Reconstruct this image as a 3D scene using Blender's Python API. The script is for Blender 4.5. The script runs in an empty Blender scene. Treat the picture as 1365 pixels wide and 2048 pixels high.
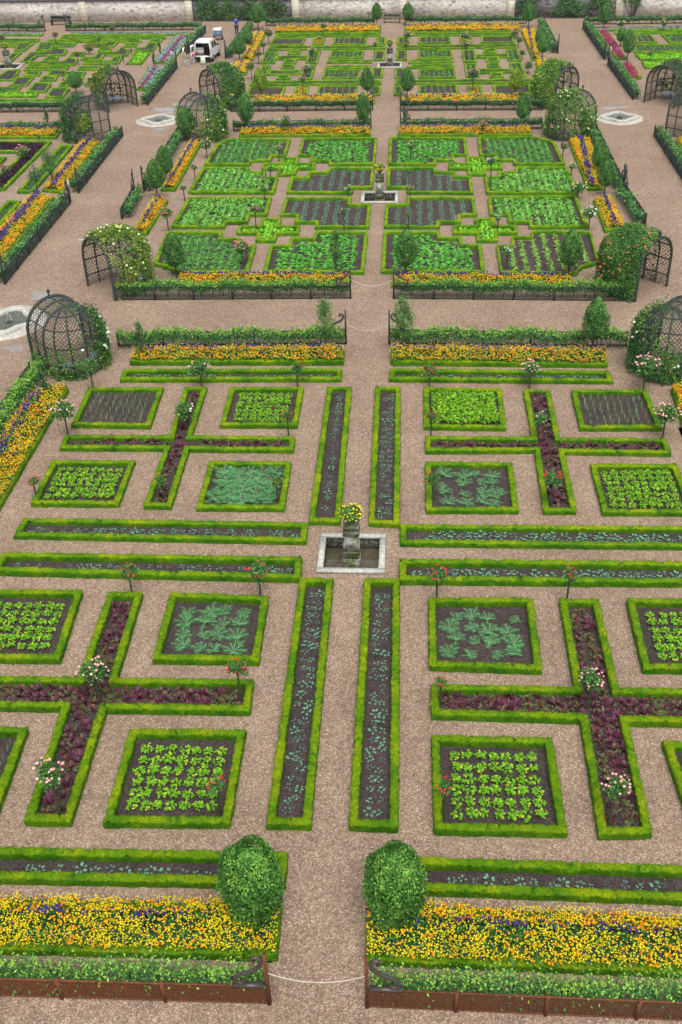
import bpy, math, random
import numpy as np
from mathutils import Matrix, Vector
PI=math.pi
SC=bpy.context.scene
# ------------------------------------------------------------------ camera
CAM_H=21.0; CF,CP,CY,CR=2100.0,0.6170845,-0.0745151,-0.0311769
def cam_axes():
    cp,sp,cy,sy,cr,sr=math.cos(CP),math.sin(CP),math.cos(CY),math.sin(CY),math.cos(CR),math.sin(CR)
    f=np.array([sy*cp,cy*cp,-sp]); rt=np.array([cy,-sy,0.]); up=np.cross(rt,f)
    return cr*rt+sr*up,-sr*rt+cr*up,f
RT,UP,FW=cam_axes()
cam=bpy.data.cameras.new('camera'); camo=bpy.data.objects.new('camera',cam); SC.collection.objects.link(camo)
cam.sensor_fit='VERTICAL'; cam.sensor_height=24; cam.sensor_width=36; cam.lens=24*CF/2048
cam.clip_start=.5; cam.clip_end=2000
camo.matrix_world=Matrix(((RT[0],UP[0],-FW[0],0),(RT[1],UP[1],-FW[1],0),(RT[2],UP[2],-FW[2],CAM_H),(0,0,0,1)))
SC.camera=camo
def seen(x,y,z=0.2,m=15):     # does a point stand inside the photographed field of view
    v=np.array([x,y,z-CAM_H]); w=v@FW
    if w<=0: return False
    a=682.5+CF*(v@RT)/w; b=1024-CF*(v@UP)/w
    return -m<a<1365+m and -m<b<2048+m
# ------------------------------------------------------------------ light: overcast
wd=bpy.data.worlds.new('World'); SC.world=wd; wd.use_nodes=True
nt=wd.node_tree; nt.nodes.clear()
sk=nt.nodes.new('ShaderNodeTexSky'); sk.sky_type='NISHITA'; sk.sun_disc=False
SUN_EL,SUN_ROT=math.radians(66),math.radians(165)
sk.sun_elevation=SUN_EL; sk.sun_rotation=SUN_ROT; sk.air_density=1; sk.dust_density=3; sk.ozone_density=1
hs=nt.nodes.new('ShaderNodeHueSaturation'); hs.inputs['Saturation'].default_value=.2
bg=nt.nodes.new('ShaderNodeBackground'); bg.inputs['Strength'].default_value=.1
ow=nt.nodes.new('ShaderNodeOutputWorld')
nt.links.new(sk.outputs[0],hs.inputs['Color']); nt.links.new(hs.outputs[0],bg.inputs[0]); nt.links.new(bg.outputs[0],ow.inputs[0])
sl=bpy.data.lights.new('sun','SUN'); sl.energy=1.5; sl.angle=math.radians(45); sl.color=(1,.95,.87)
so=bpy.data.objects.new('sun',sl); SC.collection.objects.link(so)
sd=Vector((math.sin(SUN_ROT)*math.cos(SUN_EL),math.cos(SUN_ROT)*math.cos(SUN_EL),math.sin(SUN_EL)))
so.rotation_euler=sd.to_track_quat('Z','Y').to_euler(); so.location=(0,20,60)
SC.view_settings.view_transform='Standard'; SC.view_settings.look='None'; SC.view_settings.gamma=1
SC.view_settings.exposure=0.86
SC.cycles.max_bounces=6; SC.cycles.diffuse_bounces=3; SC.cycles.transparent_max_bounces=4
# ------------------------------------------------------------------ materials
class N:
    def __init__(s,name):
        s.m=bpy.data.materials.new(name); s.m.use_nodes=True; s.t=s.m.node_tree; s.t.nodes.clear()
        s.out=s.t.nodes.new('ShaderNodeOutputMaterial'); s.b=s.t.nodes.new('ShaderNodeBsdfPrincipled')
        s.t.links.new(s.b.outputs[0],s.out.inputs[0])
    def n(s,k,**kw):
        o=s.t.nodes.new('ShaderNode'+k)
        for a,v in kw.items():
            if a in o.bl_rna.properties.keys(): setattr(o,a,v)
            else: o.inputs[a].default_value=v
        return o
    def l(s,a,b): s.t.links.new(a,b)
    def coord(s): return s.n('TexCoord').outputs['Object']
    def noise(s,scale,detail=4,rough=.6):
        o=s.n('TexNoise'); o.inputs['Scale'].default_value=scale; o.inputs['Detail'].default_value=detail; o.inputs['Roughness'].default_value=rough
        s.l(s.geo(),o.inputs['Vector']); return o.outputs['Fac']
    def geo(s):
        if not hasattr(s,'_g'): s._g=s.n('NewGeometry').outputs['Position']
        return s._g
    def ramp(s,fac,stops):
        r=s.n('ValToRGB'); e=r.color_ramp.elements
        e[0].position=stops[0][0]; e[0].color=(*stops[0][1],1); e[1].position=stops[-1][0]; e[1].color=(*stops[-1][1],1)
        for p,c in stops[1:-1]:
            k=e.new(p); k.color=(*c,1)
        s.l(fac,r.inputs[0]); return r.outputs[0]
    def mix(s,fac,a,b,mode='MIX'):
        x=s.n('Mix',data_type='RGBA',blend_type=mode)
        for i,v in ((0,fac),(6,a),(7,b)):
            if isinstance(v,(int,float)): x.inputs[i].default_value=v
            elif isinstance(v,tuple): x.inputs[i].default_value=(*v,1)
            else: s.l(v,x.inputs[i])
        return x.outputs[2]
    def bump(s,h,st,d=.02):
        b=s.n('Bump'); b.inputs['Strength'].default_value=st; b.inputs['Distance'].default_value=d
        s.l(h,b.inputs['Height']); s.l(b.outputs[0],s.b.inputs['Normal'])
    def base(s,c): s.l(c,s.b.inputs['Base Color']); return s
    def fin(s,rough=.8,spec=.3,metal=0):
        s.b.inputs['Roughness'].default_value=rough; s.b.inputs['Specular IOR Level'].default_value=spec; s.b.inputs['Metallic'].default_value=metal
        return s.m
def plain(name,c,rough=.7,spec=.3,var=.15,scale=6,metal=0):
    m=N(name); f=m.noise(scale)
    m.base(m.ramp(f,[(.3,tuple(x*(1-var) for x in c)),(.7,tuple(min(1,x*(1+var)) for x in c))])); return m.fin(rough,spec,metal)
def foliage():
    m=N('leaf'); a=m.n('Attribute'); a.attribute_name='Col'
    f=m.noise(1.3,2); g=m.ramp(f,[(.3,(.82,.86,.8)),(.7,(1.15,1.1,1.15))])
    c=m.mix(1.,a.outputs['Color'],g,'MULTIPLY'); m.base(c)
    tr=m.n('BsdfTranslucent'); m.l(c,tr.inputs[0]); mx=m.n('MixShader'); mx.inputs[0].default_value=.22
    m.l(m.b.outputs[0],mx.inputs[1]); m.l(tr.outputs[0],mx.inputs[2]); m.l(mx.outputs[0],m.out.inputs[0])
    return m.fin(.55,.3)
M={}
M['leaf']=foliage()
def flowerm():
    m=N('petal'); a=m.n('Attribute'); a.attribute_name='Col'; m.base(a.outputs['Color']); return m.fin(.7,.15)
M['petal']=flowerm()
def boxm():
    m=N('box hedge leaf'); a=m.n('Attribute'); a.attribute_name='Col'
    f1=m.noise(1.1,3); f2=m.noise(42,3,.75); f3=m.noise(4.5,3)
    c=m.ramp(f1,[(.35,(.08,.205,.002)),(.5,(.145,.27,.002)),(.68,(.25,.33,.002))])
    c=m.mix(1.,c,m.ramp(f2,[(.3,(.32,.42,.35)),(.5,(.92,.96,.9)),(.7,(1.6,1.45,1.5))]),'MULTIPLY')
    c=m.mix(1.,c,m.ramp(f3,[(.3,(.7,.82,.8)),(.6,(1.08,1.03,1.))]),'MULTIPLY')
    c=m.mix(1.,c,a.outputs['Color'],'MULTIPLY')
    m.base(c); m.bump(f2,.9,.03); return m.fin(.7,.12)
M['box']=boxm()
def gravel():
    m=N('gravel'); v=m.n('TexVoronoi'); v.inputs['Scale'].default_value=42; m.l(m.geo(),v.inputs['Vector'])
    sp=m.n('SeparateColor'); m.l(v.outputs['Color'],sp.inputs[0])
    c=m.ramp(sp.outputs[0],[(0.,(.11,.078,.058)),(.25,(.18,.125,.09)),(.55,(.275,.182,.127)),(.8,(.365,.257,.182)),(1.,(.66,.55,.44))])
    v2=m.n('TexVoronoi'); v2.inputs['Scale'].default_value=13; m.l(m.geo(),v2.inputs['Vector'])
    s2=m.n('SeparateColor'); m.l(v2.outputs['Color'],s2.inputs[0])
    c=m.mix(.35,c,m.ramp(s2.outputs[1],[(0.,(.16,.11,.08)),(.5,(.245,.177,.132)),(1.,(.40,.305,.235))]))
    big=m.noise(.28,5); c=m.mix(1.,c,m.ramp(big,[(.3,(.84,.82,.80)),(.7,(1.12,1.13,1.14))]),'MULTIPLY')
    mid=m.noise(2.2,4); c=m.mix(1.,c,m.ramp(mid,[(.3,(.93,.92,.91)),(.7,(1.06,1.06,1.06))]),'MULTIPLY')
    m.base(c); m.bump(v.outputs['Distance'],.5,.02); return m.fin(.85,.2)
M['gravel']=gravel()
def soilm():
    m=N('soil'); f=m.noise(16,6,.75); g=m.noise(1.2,3)
    c=m.ramp(f,[(.3,(.024,.018,.017)),(.5,(.06,.046,.044)),(.62,(.10,.08,.077)),(.78,(.26,.21,.19))])
    c=m.mix(1.,c,m.ramp(g,[(.35,(.8,.8,.8)),(.65,(1.15,1.12,1.1))]),'MULTIPLY')
    m.base(c); m.bump(f,1.,.05); return m.fin(.9,.2)
M['soil']=soilm()
def stonem(name,c0,c1,c2,sc=5,moss=None):
    m=N(name); f=m.noise(sc,6,.7); c=m.ramp(f,[(.3,c0),(.5,c1),(.7,c2)])
    if moss:
        g=m.noise(3.1,4,.7); r=m.ramp(g,[(.45,(0,0,0)),(.58,(1,1,1))]); c=m.mix(r,c,moss)
    m.base(c); m.bump(f,.5,.02); return m.fin(.85,.2)
M['rim']=stonem('pale stone',(.24,.24,.22),(.45,.45,.41),(.62,.62,.58),9)
M['oldstone']=stonem('mossy grey stone',(.05,.055,.04),(.17,.18,.15),(.34,.35,.33),7,(.07,.085,.015))
M['shaft']=stonem('weathered carved stone',(.2,.21,.2),(.38,.39,.38),(.52,.53,.52),7,(.16,.17,.09))
M['basinwall']=stonem('stained basin stone',(.02,.02,.015),(.055,.055,.04),(.3,.3,.25),8)
M['apron']=stonem('basin paving',(.30,.27,.23),(.45,.42,.37),(.6,.57,.53),3)
M['mud']=stonem('basin floor',(.09,.075,.04),(.17,.14,.09),(.24,.2,.13),3)
def wallm(name,cs,dark):
    m=N(name); v=m.n('TexVoronoi'); v.inputs['Scale'].default_value=3.3
    mp=m.n('Mapping'); mp.inputs['Scale'].default_value=(1,1,1.7); m.l(m.geo(),mp.inputs[0]); m.l(mp.outputs[0],v.inputs['Vector'])
    sp=m.n('SeparateColor'); m.l(v.outputs['Color'],sp.inputs[0]); c=m.ramp(sp.outputs[0],cs)
    g=m.noise(.5,5,.7); c=m.mix(m.ramp(g,[(.5,(0,0,0)),(.75,(.8,.8,.8))]),c,dark)
    h=m.noise(4,5,.7); c=m.mix(1.,c,m.ramp(h,[(.3,(.82,.82,.82)),(.6,(1.15,1.15,1.15))]),'MULTIPLY')
    m.base(c); m.bump(v.outputs['Distance'],.4,.04); return m.fin(.9,.1)
M['wall_light']=wallm('limewashed rubble stone',[(0.,(.30,.26,.21)),(.2,(.48,.45,.41)),(.6,(.60,.57,.53)),(1.,(.68,.65,.62))],(.50,.47,.43))
M['wall_dark']=wallm('bare grey rubble stone',[(0.,(.06,.06,.065)),(.5,(.14,.135,.14)),(1.,(.25,.24,.24))],(.08,.075,.08))
M['coping']=plain('slate coping',(.09,.09,.1),.7)
M['terrace']=plain('terrace grass',(.09,.13,.05),.9,.1,.3,1)
M['pilaster']=plain('cut limestone',(.62,.58,.47),.8,.2,.15,3)
M['iron']=plain('dark green painted wood',(.02,.032,.027),.6,.3,.35,9)
M['weathered']=plain('weathered grey green wood',(.045,.056,.048),.7,.25,.35,9)
M['rust']=plain('rust brown wood',(.14,.05,.022),.7,.25,.4,14)
M['scroll']=plain('dark bronze scroll',(.055,.045,.045),.35,.5,.4,20)
M['bark']=plain('bark',(.08,.06,.045),.9,.1,.3,20)
M['greenstem']=plain('rose stem',(.05,.07,.03),.8,.2,.3,20)
M['rope']=plain('pale rope',(.5,.48,.4),.8)
M['bench']=plain('pale blue paint',(.36,.45,.6),.5,.3,.1)
M['white']=plain('white car paint',(.78,.8,.82),.3,.5,.02)
M['glass']=plain('dark car glass',(.015,.02,.022),.1,.6,.1)
M['black']=plain('black rubber',(.015,.015,.015),.7)
M['red']=plain('red lamp plastic',(.5,.02,.02),.3)
M['chrome']=plain('steel wheel',(.4,.4,.42),.35,.5,.1,5,.8)
M['greensign']=plain('dark green enamel',(.02,.09,.06),.5)
def watm():
    m=N('water'); f=m.noise(3,3); m.base(m.ramp(f,[(.3,(.05,.06,.045)),(.7,(.10,.11,.085))])); r=m.noise(14,2); m.bump(r,.1,.02); return m.fin(.04,.6)
M['water']=watm()
def puddlem():
    m=N('puddle water'); f=m.noise(1.5,3); m.base(m.ramp(f,[(.3,(.2,.17,.15)),(.7,(.32,.3,.29))])); return m.fin(.12,.8)
M['puddle']=puddlem()
def poolm():
    m=N('shallow basin water'); f=m.noise(3,3); m.base(m.ramp(f,[(.3,(.10,.085,.05)),(.7,(.19,.165,.11))])); r=m.noise(9,2); m.bump(r,.05,.02); return m.fin(.03,1.,.4)
M['pool']=poolm()
def skin(name,c): return plain(name,c,.6,.3,.04)
# ------------------------------------------------------------------ mesh builder
class MB:
    def __init__(s): s.v=[];s.f4=[];s.c4=[];s.f3=[];s.c3=[];s.n=0
    def add(s,v,f,c=(1,1,1)):
        v=np.asarray(v,float).reshape(-1,3); f=np.asarray(f,int); s.v.append(v)
        c=np.asarray(c,float)
        if c.ndim==1: c=np.tile(c,(len(f),1))
        if f.shape[1]==4: s.f4.append(f+s.n); s.c4.append(c)
        else: s.f3.append(f+s.n); s.c3.append(c)
        s.n+=len(v)
    def mesh(s,name,smooth=False):
        me=bpy.data.meshes.new(name); v=np.concatenate(s.v) if s.v else np.zeros((0,3))
        f4=np.concatenate(s.f4) if s.f4 else np.zeros((0,4),int); f3=np.concatenate(s.f3) if s.f3 else np.zeros((0,3),int)
        c=np.concatenate([x for x in s.c4+s.c3]) if (s.c4 or s.c3) else np.zeros((0,3))
        me.vertices.add(len(v)); me.vertices.foreach_set('co',v.ravel())
        nl=len(f4)*4+len(f3)*3; me.loops.add(nl); me.loops.foreach_set('vertex_index',np.concatenate([f4.ravel(),f3.ravel()]).astype(np.int32))
        npoly=len(f4)+len(f3); me.polygons.add(npoly)
        st=np.concatenate([np.arange(len(f4))*4,len(f4)*4+np.arange(len(f3))*3]); me.polygons.foreach_set('loop_start',st.astype(np.int32))
        me.update(calc_edges=True); me.validate()
        if len(me.polygons)==npoly:
            a=me.attributes.new('Col','FLOAT_COLOR','FACE'); cc=np.concatenate([c,np.ones((npoly,1))],1); a.data.foreach_set('color',cc.ravel())
        if smooth: me.polygons.foreach_set('use_smooth',np.ones(len(me.polygons),bool))
        return me
def link(name,me,mat,parent=None,loc=None,rz=0,**props):
    o=bpy.data.objects.new(name,me)
    if me is not None and mat is not None and not len(me.materials): me.materials.append(mat)
    SC.collection.objects.link(o)
    if parent: o.parent=parent
    if loc is not None: o.location=loc
    if rz: o.rotation_euler=(0,0,rz)
    tag(o,**props); return o
def tag(o,label=None,cat=None,group=None,kind=None):
    if label:
        for a,b in (('in front of','before'),(' of the centre path',' of the path'),('rose row from the front','row from the front'),(' trained behind the fence',' of the fence'),('from the left, ','from left, '),('low green herbs','herbs'),('dark green leafy crop','leafy crop'),('leafy greens filling','greens in'),('pale green rows filling','bean rows in'),(' blooms over the',' blooms on the'),('climbing rose with','climber with'),('box hedge round the','box hedge of the'),('pale leek rows','leeks'),(' in a grey patch',' grey'),(' pale cream yellow ',' cream '),(' of the leafy bed',' of leafy bed'),(' the edge',' edge'),('grey green seedlings','seedlings')):
            if len(label.split())>16: label=label.replace(a,b)
        o['label']=label
        if len(label.split())>16 or len(label.split())<4: print('LABEL LENGTH',len(label.split()),label)
    if cat: o['category']=cat
    if group: o['group']=group
    if kind: o['kind']=kind
def copytree(o,parent=None):
    c=o.copy(); SC.collection.objects.link(c); c.parent=parent
    for ch in list(o.children): copytree(ch,c)
    return c
def box(mb,x0,x1,y0,y1,z0,z1,c=(1,1,1),rz=0,o=(0,0,0),taper=1):
    cx,cy=(x0+x1)/2,(y0+y1)/2
    v=np.array([(x0,y0,z0),(x1,y0,z0),(x1,y1,z0),(x0,y1,z0),(x0,y0,z1),(x1,y0,z1),(x1,y1,z1),(x0,y1,z1)],float)
    if taper!=1: v[4:,0]=cx+(v[4:,0]-cx)*taper; v[4:,1]=cy+(v[4:,1]-cy)*taper
    if rz:
        a,b=math.cos(rz),math.sin(rz); v=np.stack([v[:,0]*a-v[:,1]*b,v[:,0]*b+v[:,1]*a,v[:,2]],1)
    mb.add(v+np.array(o),[(0,3,2,1),(4,5,6,7),(0,1,5,4),(1,2,6,5),(2,3,7,6),(3,0,4,7)],c)
def tube(mb,pts,r,k=4,c=(1,1,1),caps=True,up=(0,0,1)):
    P=np.asarray(pts,float); n=len(P); r=np.broadcast_to(np.asarray(r,float),(n,))
    T=np.gradient(P,axis=0); T/=np.linalg.norm(T,axis=1)[:,None]+1e-9
    u=np.array(up,float)
    if abs(T[0]@u)>.95: u=np.array((1.,0,.1))
    X=np.cross(T,u); X/=np.linalg.norm(X,axis=1)[:,None]+1e-9; Y=np.cross(X,T)
    a=np.arange(k)/k*2*PI+PI/k
    V=P[:,None]+r[:,None,None]*(np.cos(a)[None,:,None]*X[:,None]+np.sin(a)[None,:,None]*Y[:,None])
    i=np.arange(n-1)[:,None]*k; j=np.arange(k)[None]; j2=(j+1)%k
    F=np.stack([i+j,i+j2,i+k+j2,i+k+j],-1).reshape(-1,4)
    mb.add(V.reshape(-1,3),F,c)
    if caps and k==4: mb.add(np.concatenate([V[0],V[-1]]),[(3,2,1,0),(4,5,6,7)],c)
def bars(mb,A,B,w,c=(1,1,1)):   # many thin square bars at once
    A=np.asarray(A,float);B=np.asarray(B,float); T=B-A; T/=np.linalg.norm(T,axis=1)[:,None]+1e-9
    u=np.tile([0,0,1.],(len(A),1)); u[np.abs(T[:,2])>.95]=[1,0,0]
    X=np.cross(T,u); X/=np.linalg.norm(X,axis=1)[:,None]; Y=np.cross(X,T)
    offs=[(-1,-1),(1,-1),(1,1),(-1,1)]
    V=np.stack([E+w*(a*X+b*Y) for E in (A,B) for a,b in offs],1)
    b0=np.arange(len(A))[:,None,None]*8; Q=np.array([(0,1,5,4),(1,2,6,5),(2,3,7,6),(3,0,4,7)])[None]
    mb.add(V.reshape(-1,3),(b0+Q).reshape(-1,4),c)
def cards(mb,C,Nn,L,Wd,col,rng,fold=.25,T=None):
    C=np.asarray(C,float); n=len(C)
    if n==0: return
    Nn=Nn/(np.linalg.norm(Nn,axis=1)[:,None]+1e-9)
    if T is None: T=rng.normal(size=(n,3))
    T=T-(T*Nn).sum(1)[:,None]*Nn; T/=np.linalg.norm(T,axis=1)[:,None]+1e-9; B=np.cross(Nn,T)
    L=np.broadcast_to(L,(n,))[:,None]; Wd=np.broadcast_to(Wd,(n,))[:,None]
    V=np.stack([C-T*L*.5,C+B*Wd*.5+Nn*L*fold*.3,C+T*L*.5-Nn*L*fold*.4,C-B*Wd*.5+Nn*L*fold*.3],1)
    mb.add(V.reshape(-1,3),np.arange(n*4).reshape(n,4),col)
def jitcol(c,n,rng,v=.25,h=.08):
    c=np.asarray(c,float); 
    if c.ndim==1: c=np.tile(c,(n,1))
    return np.clip(c*(1+rng.uniform(-v,v,(n,1)))*(1+rng.uniform(-h,h,(n,3))),0,1)
ICO=None
def blobs(mb,C,R,col,rng,squash=.8,fine=False):
    C=np.asarray(C,float); n=len(C)
    if n==0: return
    if fine:
        g=(1+5**.5)/2; v=np.array([(-1,g,0),(1,g,0),(-1,-g,0),(1,-g,0),(0,-1,g),(0,1,g),(0,-1,-g),(0,1,-g),(g,0,-1),(g,0,1),(-g,0,-1),(-g,0,1)])/math.sqrt(1+g*g)
        f=np.array([(0,11,5),(0,5,1),(0,1,7),(0,7,10),(0,10,11),(1,5,9),(5,11,4),(11,10,2),(10,7,6),(7,1,8),(3,9,4),(3,4,2),(3,2,6),(3,6,8),(3,8,9),(4,9,5),(2,4,11),(6,2,10),(8,6,7),(9,8,1)])
    else:
        v=np.array([(1,0,0),(0,1,0),(-1,0,0),(0,-1,0),(0,0,1),(0,0,-1)],float); f=np.array([(0,1,4),(1,2,4),(2,3,4),(3,0,4),(1,0,5),(2,1,5),(3,2,5),(0,3,5)])
    R=np.broadcast_to(R,(n,)); V=v[None]*R[:,None,None]*np.array([1,1,squash]); a=rng.uniform(0,6.28,n); ca,sa=np.cos(a)[:,None],np.sin(a)[:,None]
    V=np.stack([V[...,0]*ca-V[...,1]*sa,V[...,0]*sa+V[...,1]*ca,V[...,2]],-1)+C[:,None]
    F=(np.arange(n)[:,None,None]*len(v)+f[None]).reshape(-1,3)
    cc=np.repeat(col,len(f),0)*rng.uniform(.85,1.1,(n*len(f),1))
    mb.add(V.reshape(-1,3),F,np.clip(cc,0,1))
def stamp(mb,proto,P,rng,s=(.85,1.2),cv=.12):  # many copies of a plant merged in one mesh
    v,f,c=proto
    for p in P:
        a=rng.uniform(0,6.28); k=rng.uniform(*s); ca,sa=math.cos(a)*k,math.sin(a)*k
        V=np.stack([v[:,0]*ca-v[:,1]*sa,v[:,0]*sa+v[:,1]*ca,v[:,2]*k],1)+np.array(p)
        mb.add(V,f,np.clip(c*rng.uniform(1-cv,1+cv),0,1))
# polygon tools
def area(p): return .5*sum(p[i][0]*p[(i+1)%len(p)][1]-p[(i+1)%len(p)][0]*p[i][1] for i in range(len(p)))
def ccw(p): return list(p) if area(p)>0 else list(p)[::-1]
def inset(p,t):
    n=len(p); out=[]
    for i in range(n):
        a=np.array(p[i-1]);b=np.array(p[i]);c=np.array(p[(i+1)%n])
        d1=(b-a)/np.linalg.norm(b-a); d2=(c-b)/np.linalg.norm(c-b); n1=np.array([-d1[1],d1[0]]); n2=np.array([-d2[1],d2[0]])
        m=n1+n2; k=m@m; m=m/(k if k>.5 else .5)*2
        out.append(tuple(b+m*t))
    return out
def inside(P,poly):
    P=np.asarray(P); x,y=P[:,0],P[:,1]; r=np.zeros(len(P),bool); n=len(poly)
    for i in range(n):
        x0,y0=poly[i];x1,y1=poly[i-1]
        c=((y0>y)!=(y1>y)); 
        with np.errstate(divide='ignore',invalid='ignore'): r^=c&(x<(x1-x0)*(y-y0)/(y1-y0+1e-12)+x0)
    return r
def width(p):
    n=len(p); best=9
    for i in range(n):
        a=np.array(p[i]);b=np.array(p[(i+1)%n]); best=min(best,np.linalg.norm(b-a))
    return best
def scatter(poly,dens,rng):
    p=np.array(poly); lo,hi=p.min(0),p.max(0); n=int((hi-lo).prod()*dens); P=rng.uniform(lo,hi,(n,2)); return P[inside(P,poly)]
def grid(poly,dx,dy,rng,j=.15,stag=0):
    p=np.array(poly); lo,hi=p.min(0),p.max(0); nx=max(1,int((hi[0]-lo[0])/dx)); ny=max(1,int((hi[1]-lo[1])/dy))
    ox=(hi[0]-lo[0]-(nx-1)*dx)/2; oy=(hi[1]-lo[1]-(ny-1)*dy)/2; out=[]
    for a in range(nx):
        for b in range(ny):
            out.append((lo[0]+ox+a*dx+rng.uniform(-j,j)*dx+(stag*dx*(b%2)),lo[1]+oy+b*dy+rng.uniform(-j,j)*dy+ (0)))
    P=np.array(out); return P[inside(P,poly)]
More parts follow.
